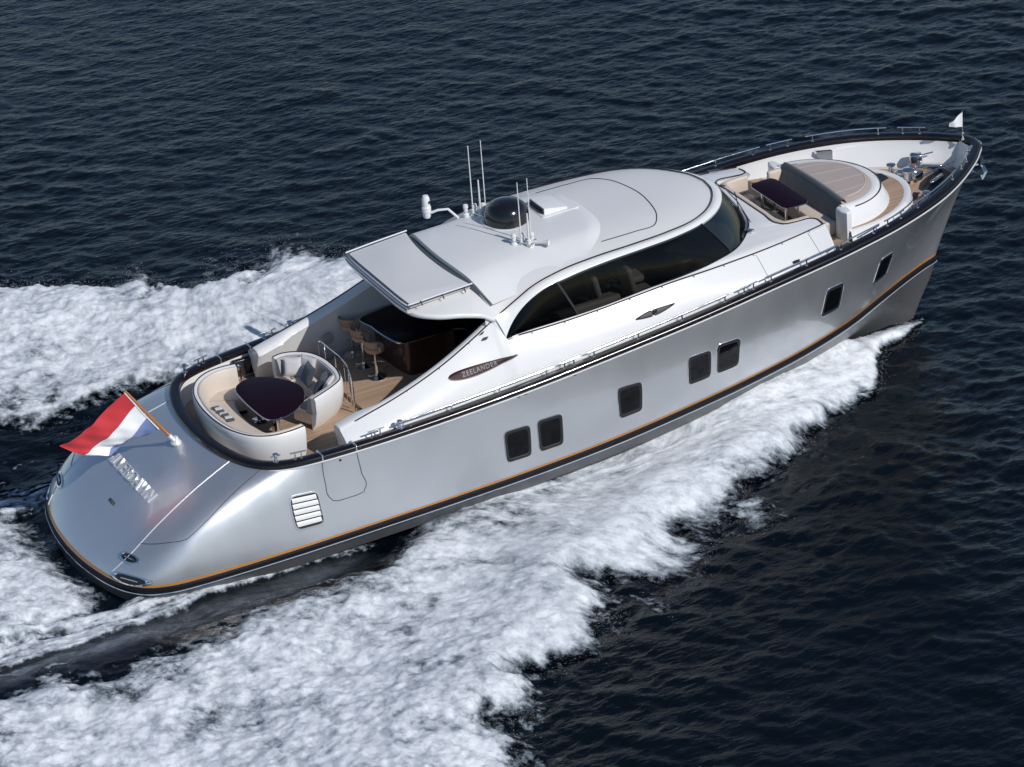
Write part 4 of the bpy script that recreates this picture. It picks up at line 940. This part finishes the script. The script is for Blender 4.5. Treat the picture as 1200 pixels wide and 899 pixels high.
# bar stools
def stool(label):
    t = thing('bar_stool', label, 'bar stool', (0, 0, 0), 0, 'bar stools in front of the bar')
    put('base', MB().lathe([(.20, 0), (.20, .015), (.12, .03), (.05, .06), (.035, .10)], n=24), M['chrome'], t)
    put('pedestal', MB().tube([(0, 0, .06), (0, 0, .66)], .036, 14), M['chrome'], t)
    put('footrest', MB().tube([(.05 + .2 * math.cos(a), .2 * math.sin(a), .26) for a in np.linspace(-1.7, 1.7, 16)], .013, 6), M['chrome'], t)
    an = np.linspace(0, 2 * np.pi, 28, endpoint=False); put('seat', MB().slab(np.stack([.215 * np.cos(an), .225 * np.sin(an)], 1), .64, .755, .04, .05), M['tan'], t)
    a2 = np.linspace(R(100), R(260), 18); P = np.stack([.215 * np.cos(a2), .23 * np.sin(a2), np.full(18, 0)], 1)
    put('backrest', MB().grid(np.stack([P * [.93, .93, 1] + [0, 0, .77], P * [1.02, 1.02, 1] + [0, 0, .79], P * [1.08, 1.08, 1] + [-.02, 0, .93], P * [1.0, 1.0, 1] + [-.02, 0, .945], P * [.94, .94, 1] + [-.01, 0, .92], P * [.9, .9, 1] + [0, 0, .78]], 1), cv=True), M['tan'], t)
    for s_ in (-1, 1): put('arm', MB().tube([(.0, .225 * s_, .71), (-.02, .25 * s_, .82), (-.09, .235 * s_, .88)], .014, 6), M['chrome'], t)
    return t
proto = stool('tan leather bar stool standing alone in sunlight nearest the starboard side')
for i, (x, y, rz, lab) in enumerate(((8.0, .62, 8, None), (8.0, 1.26, -6, 'tan leather bar stool in the middle of the three at the bar'), (8.02, 1.86, 10, 'tan leather bar stool deepest in shade beside the port coaming'))):
    if i == 0: o = proto
    else:
        o = proto.copy(); COL.objects.link(o); o['label'] = lab
        for c in list(proto.children): d = c.copy(); COL.objects.link(d); d.parent = o
    o.matrix_world = YM @ Matrix.Translation((x, y, 1.66)) @ Matrix.Rotation(R(rz), 4, 'Z')
# bow table
t = thing('bow_table', 'glossy black cherry table with cut corners in the forward seating recess', 'table', (17.78, .05, 2.77))
to = ring_outline([(-.33, -.62), (-.25, -.76), (.22, -.76), (.30, -.64), (.31, .64), (.24, .78), (-.26, .78), (-.33, .66)], 90)
put('tabletop', MB().slab(to, .655, .705, .018, .012), M['lacquer'], t)
put('table_edge', MB().tube(np.column_stack([to, np.full(len(to), .676)]) * [1.003, 1.002, 1], .011, 6, True), M['chrome'], t)
for x, y in ((-.16, -.5), (-.16, .5), (.16, -.5), (.16, .5)): put('leg', MB().lathe([(.075, 0), (.075, .012), (.032, .02), (.032, .63), (.06, .655)], (x, y, 0), 16), M['chrome'], t)

# ensign on its varnished staff
base = np.array([3.10, 0.0, 1.93]); tip = np.array([2.13, 0.0, 3.47])
t = thing('ensign_flag', 'red white and blue striped ensign streaming from a varnished staff over the transom', 'flag', base)
d = tip - base; dl_ = np.linalg.norm(d); du = d / dl_
put('staff', MB().tube([(0, 0, 0), du * dl_ * .5, du * dl_], [.036, .034, .024], 12), M['varnish'], t)
put('socket', MB().lathe([(.11, -.03), (.12, .01), (.08, .06), (.055, .10), (.05, .14)], (0, 0, 0), 20).tube([du * .05, du * .26], .05, 12), M['brushed'], t)
put('finial', MB().lathe([(0, -.05), (.04, -.035), (.05, 0), (.035, .035), (0, .05)], du * (dl_ + .03), 14), M['chrome'], t)
nu, nv = 46, 64; u = np.linspace(0, 1, nu)[:, None]; v = np.linspace(0, 1, nv)[None, :]
H0 = du * (dl_ - .06) + np.array([-.03, 0, -.03]); H1 = du * (dl_ * .30) + np.array([-.05, 0, -.04])
F = np.array([(.68, .10, 2.52), (1.13, .02, 2.24), (1.62, .12, 2.09), (1.98, .46, 2.06)]) - base
Fu = spl([0, .3333, .6667, 1], F, u[:, 0])
Hh = H0 * (1 - u) + H1 * u
v3 = v[..., None]; P = Hh[:, None] * (1 - v3) + Fu[:, None] * v3
sag = np.sin(np.pi * v) * (.03 + .10 * u); P[..., 2] -= sag
P[..., 1] += .075 * np.sin(2 * np.pi * (1.25 * v + .55 * u)) * v ** .6 + .03 * np.sin(2 * np.pi * (3.1 * v - .8 * u + .2)) * v
P[..., 1] += .012 * np.sin(2 * np.pi * (5.3 * v + 2.2 * u)) * v + .010 * np.sin(2 * np.pi * (2.2 * v - 3.7 * u)) * v ** .5; P[..., 1] += .16 * np.sin(np.pi * v) * np.clip((u - .66) / .34, 0, 1)
P[..., 2] += .05 * np.sin(2 * np.pi * (1.6 * v + 1.4 * u)) * v * u
me = MB().grid(P).mesh('cloth'); finish(me, [M['red'], M['fwhite'], M['blue']], True, 80, fix=False)
mi = np.repeat(np.clip((np.arange(nu - 1) + .5) / (nu - 1) * 3, 0, 2.99).astype(int), nv - 1); me.polygons.foreach_set('material_index', mi)
put('cloth', me, None, t)
put('halyard', MB().tube(np.array([H0 + [0, 0, .02], (H0 + H1) / 2 + [-.012, 0, 0], H1]), .014, 6), M['fwhite'], t)
# bow pennant
t = thing('bow_pennant', 'small plain white pennant on a thin staff at the bow', 'flag', (22.62, .06, 3.42))
put('staff', MB().tube([(0, 0, 0), (0, 0, .72)], .011, 8), M['chrome'], t); put('socket', MB().lathe([(.04, 0), (.04, .03), (.02, .06), (.018, .16), (.028, .17), (.02, .2)], n=14), M['chrome'], t)
u = np.linspace(0, 1, 14)[:, None]; v = np.linspace(0, 1, 22)[None, :]
z = .69 - .36 * u; ze = .50 - .09 * u; Pz = z * (1 - v) + ze * v; Px = -.33 * v + 0 * u; Py = .035 * np.sin(2 * np.pi * (1.1 * v + .2 * u)) * v
put('cloth', MB().grid(np.stack([Px - .012, Py, Pz], -1)), M['fwhite'], t, angle=80)
# ================================================================= SEA AND WAKE (world frame, water level z = 0)
def fft_field(n, L, spec, seed):
    """periodic random field on an n x n tile of side L; spec(kx, ky) is the amplitude"""
    r = np.random.default_rng(seed); k = np.fft.fftfreq(n, L / n) * 2 * np.pi; kx, ky = np.meshgrid(k, k, indexing='ij')
    A = spec(kx, ky); A[0, 0] = 0; f = np.fft.ifft2(A * np.exp(2j * np.pi * r.random((n, n)))).real; return f / f.std()
class Tile:
    def __init__(s, f, L): s.f = f; s.L = L; s.n = f.shape[0]
    def __call__(s, x, y):
        a = (np.asarray(x) / s.L % 1) * s.n; b = (np.asarray(y) / s.L % 1) * s.n
        i = np.floor(a).astype(int); j = np.floor(b).astype(int); fa = a - i; fb = b - j; i %= s.n; j %= s.n; i2 = (i + 1) % s.n; j2 = (j + 1) % s.n; f = s.f
        return (f[i, j] * (1 - fa) + f[i2, j] * fa) * (1 - fb) + (f[i, j2] * (1 - fa) + f[i2, j2] * fa) * fb
def wind(kx, ky, wd=(.42, .91), p=3.0, lo=.9, hi=40, sp=2.0, fl=.12):
    k = np.sqrt(kx ** 2 + ky ** 2) + 1e-9; c = (kx * wd[0] + ky * wd[1]) / k
    return np.where((k > lo) & (k < hi), k ** (-p), 0) * (np.abs(c) ** sp + fl)
def iso(p, lo, hi):
    return lambda kx, ky: np.where((np.hypot(kx, ky) > lo) & (np.hypot(kx, ky) < hi), (np.hypot(kx, ky) + 1e-9) ** (-p), 0)
W1 = Tile(fft_field(1024, 61.0, lambda a, b: wind(a, b, (.42, .91), 1.45, 3.0, 80, 1.4, .2), 3), 61.0)
W2 = Tile(fft_field(512, 173.0, lambda a, b: wind(a, b, (.30, .95), 2.6, .12, 1.6, 3), 5), 173.0)
LUMP = Tile(fft_field(1024, 48.0, iso(1.75, 1.2, 60), 7), 48.0)
EDGE_N = Tile(fft_field(512, 48.0, iso(1.9, .5, 26), 9), 48.0)
FINE = Tile(fft_field(1024, 24.0, iso(1.35, 4, 120), 12), 24.0)
BIG = Tile(fft_field(512, 60.0, iso(2.0, .25, 5), 15), 60.0)
def wave(x, y): return .0175 * (1 + .30 * np.clip(BIG(x * .45, y * .3), -1.8, 1.8)) * W1(x, y) + .035 * W2(x, y)

SO = np.array([(21.5, .0), (21.25, -.28), (20.7, -.62), (20.1, -.86), (19.6, -1.08), (19.1, -1.6), (18.4, -2.5), (17.6, -3.1), (16.3, -3.85), (15.2, -4.4), (13.9, -4.9), (12.9, -5.25), (11.5, -5.75), (10.8, -6.3), (9.8, -6.95), (8.9, -7.4), (7.9, -8.7),
 (6.8, -9.6), (6.2, -10.3), (5.4, -10.9), (4.6, -11.7), (2.0, -14.2), (-4, -19.5), (-14, -28)])
PO = np.array([(21.35, -.10), (20.6, .05), (19.6, .9), (17.5, 3.3), (15, 6.0), (13, 8.2), (11.3, 9.9), (10, 10.7), (8.4, 11.3), (7, 11.5), (6, 11.3), (5.0, 12.5), (3.5, 12.9), (0, 14.6), (-6, 18.5), (-14, 24)])
SI = np.array([(21.3, 0), (16, -.9), (10, -1.5), (7.6, -2.0), (6.9, -2.5), (6.2, -2.95), (4.34, -3.5), (2.9, -3.9), (.94, -4.2), (-.9, -4.35), (-2.7, -4.4), (-6, -4.8), (-14, -6)])
PI_ = np.array([(21.3, 0), (16, .9), (10, 1.6), (8.4, 2.3), (7.4, 3.1), (6.6, 4.0), (5.5, 5.0), (4.6, 5.6), (3.6, 5.85), (2.2, 5.85), (1.0, 5.95), (-1, 6.2), (-4, 6.6), (-14, 8)])
def yof(C_, x): o = np.argsort(C_[:, 0]); return np.interp(x, C_[o, 0], C_[o, 1])
HB = np.column_stack([boot(SS)[:, 0], np.abs(boot(SS)[:, 1])])
def hullhalf(x): o = np.argsort(HB[:, 0]); return np.where((x > .46) & (x < 21.8), np.interp(x, HB[o, 0], HB[o, 1]), 0)
sm = lambda a: (lambda t: t * t * (3 - 2 * t))(np.clip(a, 0, 1))
def foam_fields(x, y):
    """density 0..1 of the white water and the height of the disturbed surface"""
    out = np.zeros_like(x); h = np.zeros_like(x); lump = np.zeros_like(x)
    A_ = np.abs(y); cu = np.where(np.abs(y) > 2.7, x * .71 - A_ * .70 + np.sign(y) * 40, y * 1.0 + 90); cv = np.where(np.abs(y) > 2.7, x * .70 + A_ * .71, x)
    wob = .35 * BIG(x * 1.5, y * 1.5); cu = cu + wob
    en = EDGE_N(x, y); en2 = EDGE_N(x * 2.3 + 7, y * 2.3 + 3)
    t_, c_ = cv, cu
    aftw = sm((10.5 - x) / 6); iso = LUMP(x * 1.15 + 20, y * 1.15 + 4); iso2 = LUMP(x * 2.6 + 1, y * 2.6 + 8); film_out = np.zeros_like(x)
    for side, O, I in ((-1, SO, SI), (1, PO, PI_)):
        a = y * side; yo = yof(O, x) * side; yi = yof(I, x) * side; wd = np.maximum(yo - yi, .15)
        grow = sm((21.3 - x) / 9)
        d_out = (yo - a) + .55 * grow + (.45 * en + .22 * en2 + .30 * LUMP(c_ * 1.5, t_ * .5)) * (.12 + .88 * grow)
        d_in = (a - yi) + (.22 * en2 + .10 * en) * sm((8.5 - x) / 3)
        m = sm(d_out / (.10 + 1.5 * grow) + .12) * sm((d_in + .12 + .30 * iso * aftw) / (.75 + .8 * aftw)) * (a > -.2)
        q = np.clip((a - yi) / wd, 0, 1.2)
        # streaks thrown outwards and aft from the hull
        0
        st = LUMP(c_ * 1.7 + 3 * side, t_ * .45 + 11) ; st2 = FINE(c_ * 1.1, t_ * .33 + 5 * side); bg_ = BIG(x, y)
        near = np.exp(-np.clip(a - hullhalf(x), 0, 9) / 1.9) * sm((12.5 - x) / 4)
        dens = .97 - .22 * near - .10 * np.clip(st, -1.2, 2.2) * (.6 + .7 * near) * (1 - .7 * aftw) - aftw * (.095 * np.clip(iso, -.8, 2.2) + .07 * np.clip(iso2, -1, 2.2)) - .075 * st2 - .085 * np.clip(bg_ - .1, 0, 2) * grow - .05 * np.clip(LUMP(x * 2.1, y * 2.1), -1, 2)
        dens = dens * m
        # loose lacy patches outside the breaking edge
        lace = sm((yo + 1.5 + .5 * en - a) / 1.6) * sm((a - yo + .6) / .5) * np.clip(LUMP(x * .8 + 5, y * .8) * .5 + FINE(x, y) * .25 - .42, 0, 1) * (x < 18)
        dens = np.maximum(dens, lace * .9)
        out = np.maximum(out, dens)
        crest = np.exp(-((q - .72) / .28) ** 2) * .42 + .20 * np.exp(-((q - .12) / .16) ** 2)
        bowk = np.exp(-((x - 17.0) / 3.6) ** 2)
        h -= .08 * np.exp(-np.clip(a - hullhalf(x), 0, 9) / .9) * sm((x - 2) / 3) * sm((15.5 - x) / 3)
        h += m * (crest * (.35 + .65 * grow) * sm((21.4 - x) / 2.0) + bowk * .85 * np.exp(-(q / .45) ** 2))
        lump += m * (.35 + .65 * grow)
        # dark trough between hull and white water
        tr = sm((7.2 - x) / 2.5) * np.exp(-((a - (hullhalf(np.maximum(x, .6)) + yi) / 2) / np.maximum((yi - 2.8) * .45, .25)) ** 2); h -= .20 * tr
    # thin sheet of spray along the starboard and port chine aft
    for side in (-1, 1):
        a = y * side; yi = yof(SI if side < 0 else PI_, x) * side; wdt = .12 + .50 * sm((5.4 - x) / 6.0); d_ = a - 2.66
        m = sm((6.6 - x) / 1.2) * sm((wdt - d_ + .06 * en2) / .12) * sm((d_ + .5) / .2) * (.72 + .16 * FINE(x * .4, y * 2.2))
        out = np.maximum(out, m * (side < 0) + .75 * m * (side > 0)); h += .10 * m; lump += .35 * m
        # light speckle on the flat trough
        tb = sm((6.0 - x) / 3) * (a > 2.6) * sm((6.2 - a) / .6); sp = np.clip(FINE(x * .55 + 3, y * 1.4) * .5 + LUMP(x * .5, y) * .28 - (.62 if side > 0 else .95) + .25 * sm((1.5 - x) / 3), 0, 1)
        mid = (yi + 3.2) / 2; film_out = np.maximum(film_out, (side < 0) * sm((6.4 - x) / 2.5) * np.exp(-((a - mid + .12) / .34) ** 2) * (.80 + .22 * FINE(x * .12, y * 1.5) + .12 * LUMP(x * .2, y)))
        out = np.maximum(out, tb * sp * (1 if side > 0 else .35))
    # propeller wash astern
    m = sm((.75 + .12 * en2 - x) / .7) * sm((2.55 - np.abs(y) + .25 * en2) / .5); hol = np.exp(-((x - .35) / .55) ** 2)
    dn = (.92 - .20 * np.clip(LUMP(x * .7, y), -.5, 2) - .08 * FINE(x, y)) * m * (1 - .55 * hol); out = np.maximum(out, dn); h += m * (.22 * sm(-x / 2.5)) - .16 * hol * sm((2.5 - np.abs(y)) / .4); lump += m
    foam_fields.flow = (cu, cv, np.clip(film_out, 0, 1.2), aftw)
    return np.clip(out, 0, 1), h, np.clip(lump, 0, 1)

def grid_object(name, X, Y, Z, mat, keep=None, attrs=None):
    n, m = X.shape; idx = np.arange(n * m).reshape(n, m); q = np.stack([idx[:-1, :-1], idx[1:, :-1], idx[1:, 1:], idx[:-1, 1:]], -1).reshape(-1, 4)
    V = np.stack([X, Y, Z], -1).reshape(-1, 3)
    if keep is not None:
        k = keep.reshape(-1); q = q[k[q].any(1)]; used = np.zeros(n * m, bool); used[q.ravel()] = True; re = np.cumsum(used) - 1; V = V[used]; q = re[q]
    else: used = np.ones(n * m, bool)
    me = bpy.data.meshes.new(name); me.vertices.add(len(V)); me.vertices.foreach_set('co', V.astype(np.float32).ravel())
    me.loops.add(q.size); me.loops.foreach_set('vertex_index', q.astype(np.int32).ravel()); me.polygons.add(len(q)); me.polygons.foreach_set('loop_start', np.arange(0, q.size, 4, dtype=np.int32)); me.update(calc_edges=True)
    for k, a in (attrs or {}).items():
        at = me.attributes.new(k, 'FLOAT', 'POINT'); at.data.foreach_set('value', a.reshape(-1)[used].astype(np.float32))
    me.shade_smooth(); me.materials.append(mat); o = bpy.data.objects.new(name, me); COL.objects.link(o); return o

def sea_mat():
    m, t, b = nm('dark sea water'); N, L = t.nodes, t.links
    b.inputs['Base Color'].default_value = (.0014, .0032, .0056, 1); b.inputs['Roughness'].default_value = .07; b.inputs['IOR'].default_value = 1.333; b.inputs['Specular IOR Level'].default_value = .5
    g = N.new('ShaderNodeNewGeometry'); mp = N.new('ShaderNodeMapping'); mp.inputs['Rotation'].default_value = (0, 0, R(-28)); mp.inputs['Scale'].default_value = (.8, 2.0, 1.0)
    L.new(g.outputs['Position'], mp.inputs['Vector'])
    n1 = N.new('ShaderNodeTexNoise'); n1.inputs['Scale'].default_value = 4.5; n1.inputs['Detail'].default_value = 6; n1.inputs['Roughness'].default_value = .55; n1.inputs['Distortion'].default_value = .4
    L.new(mp.outputs['Vector'], n1.inputs['Vector'])
    bp = N.new('ShaderNodeBump'); bp.inputs['Strength'].default_value = .55; bp.inputs['Distance'].default_value = .05; L.new(n1.outputs['Fac'], bp.inputs['Height']); L.new(bp.outputs['Normal'], b.inputs['Normal'])
    return m
def foam_mat():
    m = bpy.data.materials.new('churned white water'); m.use_nodes = True; t = m.node_tree; N, L = t.nodes, t.links; N.clear()
    o = N.new('ShaderNodeOutputMaterial'); mix = N.new('ShaderNodeMixShader'); tr = N.new('ShaderNodeBsdfTransparent'); b = N.new('ShaderNodeBsdfPrincipled')
    at = N.new('ShaderNodeAttribute'); at.attribute_name = 'foam'; g = N.new('ShaderNodeNewGeometry')
    n1 = N.new('ShaderNodeTexNoise'); n1.inputs['Scale'].default_value = 4.5; n1.inputs['Detail'].default_value = 10; n1.inputs['Roughness'].default_value = .72
    au = N.new('ShaderNodeAttribute'); au.attribute_name = 'flow_u'; av = N.new('ShaderNodeAttribute'); av.attribute_name = 'flow_v'; cx = N.new('ShaderNodeCombineXYZ')
    sv = N.new('ShaderNodeMath'); sv.operation = 'MULTIPLY'; sv.inputs[1].default_value = .50; L.new(av.outputs['Fac'], sv.inputs[0]); L.new(au.outputs['Fac'], cx.inputs[0]); L.new(sv.outputs[0], cx.inputs[1]); L.new(cx.outputs[0], n1.inputs['Vector'])
    def math_(op, a, bb): 
        k = N.new('ShaderNodeMath'); k.operation = op
        for i, v_ in enumerate((a, bb)):
            if isinstance(v_, (int, float)): k.inputs[i].default_value = v_
            else: L.new(v_, k.inputs[i])
        return k.outputs[0]
    aw_ = N.new('ShaderNodeAttribute'); aw_.attribute_name = 'aft'; fl2 = N.new('ShaderNodeAttribute'); fl2.attribute_name = 'film'
    n3 = N.new('ShaderNodeTexNoise'); n3.inputs['Scale'].default_value = 3.2; n3.inputs['Detail'].default_value = 9; n3.inputs['Roughness'].default_value = .68; L.new(g.outputs['Position'], n3.inputs['Vector'])
    nz = math_('SUBTRACT', math_('ADD', math_('MULTIPLY', n1.outputs['Fac'], math_('SUBTRACT', .62, math_('MULTIPLY', aw_.outputs['Fac'], .47))), math_('MULTIPLY', n3.outputs['Fac'], math_('ADD', .38, math_('MULTIPLY', aw_.outputs['Fac'], .47)))), .5)
    a1 = math_('ADD', at.outputs['Fac'], math_('MULTIPLY', math_('MULTIPLY', nz, 3.8), math_('SUBTRACT', 1.20, at.outputs['Fac'])))
    mr = N.new('ShaderNodeMapRange'); mr.interpolation_type = 'SMOOTHSTEP'; mr.inputs['From Min'].default_value = .10; mr.inputs['From Max'].default_value = .82; L.new(a1, mr.inputs['Value'])
    e = math_('MINIMUM', math_('MULTIPLY', at.outputs['Fac'], 12.0), 1.0); fac = math_('MAXIMUM', math_('MULTIPLY', mr.outputs['Result'], e), math_('MULTIPLY', fl2.outputs['Fac'], math_('ADD', .40, math_('MULTIPLY', nz, 1.3))))
    c2 = math_('ADD', at.outputs['Fac'], math_('MULTIPLY', nz, 2.7)); mr2 = N.new('ShaderNodeMapRange'); mr2.inputs['From Min'].default_value = .45; mr2.inputs['From Max'].default_value = 1.12; L.new(c2, mr2.inputs['Value'])
    cm = N.new('ShaderNodeMix'); cm.data_type = 'RGBA'; cm.inputs['A'].default_value = (.30, .34, .38, 1); cm.inputs['B'].default_value = (.82, .84, .86, 1); L.new(mr2.outputs['Result'], cm.inputs['Factor'])
    L.new(cm.outputs['Result'], b.inputs['Base Color']); b.inputs['Roughness'].default_value = .8; b.inputs['Specular IOR Level'].default_value = .15; b.inputs['Subsurface Weight'].default_value = .45; b.inputs['Subsurface Radius'].default_value = (.9, 1.0, 1.1); b.inputs['Subsurface Scale'].default_value = .10
    n2 = N.new('ShaderNodeTexNoise'); n2.inputs['Scale'].default_value = 21; n2.inputs['Detail'].default_value = 6; n2.inputs['Roughness'].default_value = .7; L.new(g.outputs['Position'], n2.inputs['Vector'])
    bp = N.new('ShaderNodeBump'); bp.inputs['Strength'].default_value = .50; bp.inputs['Distance'].default_value = .05; L.new(n2.outputs['Fac'], bp.inputs['Height']); L.new(bp.outputs['Normal'], b.inputs['Normal'])
    L.new(fac, mix.inputs[0]); L.new(tr.outputs[0], mix.inputs[1]); L.new(b.outputs[0], mix.inputs[2]); L.new(mix.outputs[0], o.inputs[0]); return m

# one sheet of sea: fine in the middle, stretched out to the horizon
def axis(a, b, step):
    c = np.arange(a, b, step); o = np.cumsum(step * 1.16 ** np.arange(1, 62)); return np.concatenate([a - o[::-1], c, c[-1] + o])
ax, ay = axis(-9, 38, .075), axis(-21, 35, .075); X, Y = np.meshgrid(ax, ay, indexing='ij')
fd, fh, fl_ = foam_fields(X, Y)
rough = np.zeros_like(X)
for side, O in ((-1, SO), (1, PO)):
    a_ = Y * side - yof(O, X) * side; rough += np.exp(-np.clip(a_, 0, 9) / 1.6) * (a_ > -.5) * sm((20 - X) / 4) * (.030 * LUMP(X * 1.3 + 4, Y * 1.3) + .012 * FINE(X * .6, Y * .6))
far = np.hypot(np.maximum(np.abs(X - 14.5) - 23.5, 0), np.maximum(np.abs(Y - 7) - 28, 0))
WV = wave(X, Y) * np.exp(-far / 900) ; calm = 1 - .75 * np.clip(fd, 0, 1)
sea = grid_object('sea', X, Y, WV * calm + fh - .16 * sm(fd / .5) + rough, sea_mat()); sea['kind'] = 'structure'; sea['label'] = 'dark rippled open sea'
# white water: its own sheet, a little above the sea
fx, fy = np.arange(-6.5, 21.7, .036), np.arange(-18.5, 15.5, .036); X, Y = np.meshgrid(fx, fy, indexing='ij')
fd, fh, fl_ = foam_fields(X, Y); calm = 1 - .75 * fd
cu, cv, film, aftw = foam_fields.flow; puff = np.abs(LUMP(cu * 1.1 + 3, cv * .55 + 9)) * .032 * (1 - aftw) + aftw * (.055 - .036 * np.abs(LUMP(X * 1.15 + 20, Y * 1.15 + 4)) - .022 * np.abs(LUMP(X * 2.6 + 1, Y * 2.6 + 8))) + .03 * BIG(X * 2, Y * 2) + .014 * LUMP(cu * 2.0, cv * 1.3) + .006 * FINE(cu, cv * .4)
Z = wave(X, Y) * calm + fh + (.012 + (puff + .02) * fl_ * sm(fd / .6))
keep = (fd > .015) | (film > .03)
keep &= ~((np.abs(Y) < hullhalf(X) * .62) & (X > .9))
fo = grid_object('wake_foam', X, Y, Z, foam_mat(), keep, {'foam': fd, 'flow_u': cu, 'flow_v': cv, 'film': film, 'aft': aftw}); fo['kind'] = 'stuff'; fo['label'] = 'broad white foaming wake thrown out along both sides of the yacht'
# droplets flying off the breaking edges
n_ = 260000; px = RNG.uniform(-6, 21, n_); py = RNG.uniform(-18, 15, n_); d0, h0, l0 = foam_fields(px, py)
eps = .35; dx = foam_fields(px, py + eps)[0]; dy = foam_fields(px, py - eps)[0]; edge = np.abs(dx - dy) + .06 * (d0 > .6)
ok = (RNG.random(n_) < np.clip(edge, 0, 1) * .9) & ((np.abs(py) > hullhalf(px) + .12) | (px < .2)) & ((np.abs(py) > np.abs(np.where(py < 0, yof(SI, px), yof(PI_, px))) + 1.2) | (px > 8)); px, py, h0, d0 = px[ok], py[ok], h0[ok], d0[ok]
k = len(px); hz_ = RNG.exponential(.07, k) * (1 + 1.3 * np.exp(-((px - 17) / 4) ** 2)); rad = RNG.uniform(.003, .0085, k)
C_ = np.column_stack([px, py, wave(px, py) * .3 + h0 + .04 + hz_])
tet = np.array([(1, 1, 1), (-1, -1, 1), (-1, 1, -1), (1, -1, -1)]) * .6; V = (C_[:, None] + tet[None] * rad[:, None, None] * RNG.uniform(.6, 1.3, (k, 4, 1))).reshape(-1, 3)
b4 = np.arange(k)[:, None] * 4; tri = np.concatenate([b4 + np.array(f) for f in ((0, 1, 2), (0, 3, 1), (0, 2, 3), (1, 3, 2))])
me = bpy.data.meshes.new('spray'); me.vertices.add(len(V)); me.vertices.foreach_set('co', V.astype(np.float32).ravel()); me.loops.add(tri.size); me.loops.foreach_set('vertex_index', tri.astype(np.int32).ravel())
me.polygons.add(len(tri)); me.polygons.foreach_set('loop_start', np.arange(0, tri.size, 3, dtype=np.int32)); me.update(calc_edges=True); me.materials.append(pbr('spray drops', (.85, .86, .87), .5))
so = bpy.data.objects.new('spray', me); COL.objects.link(so); so['kind'] = 'stuff'; so['label'] = 'fine spray drops flying along the edges of the wake'
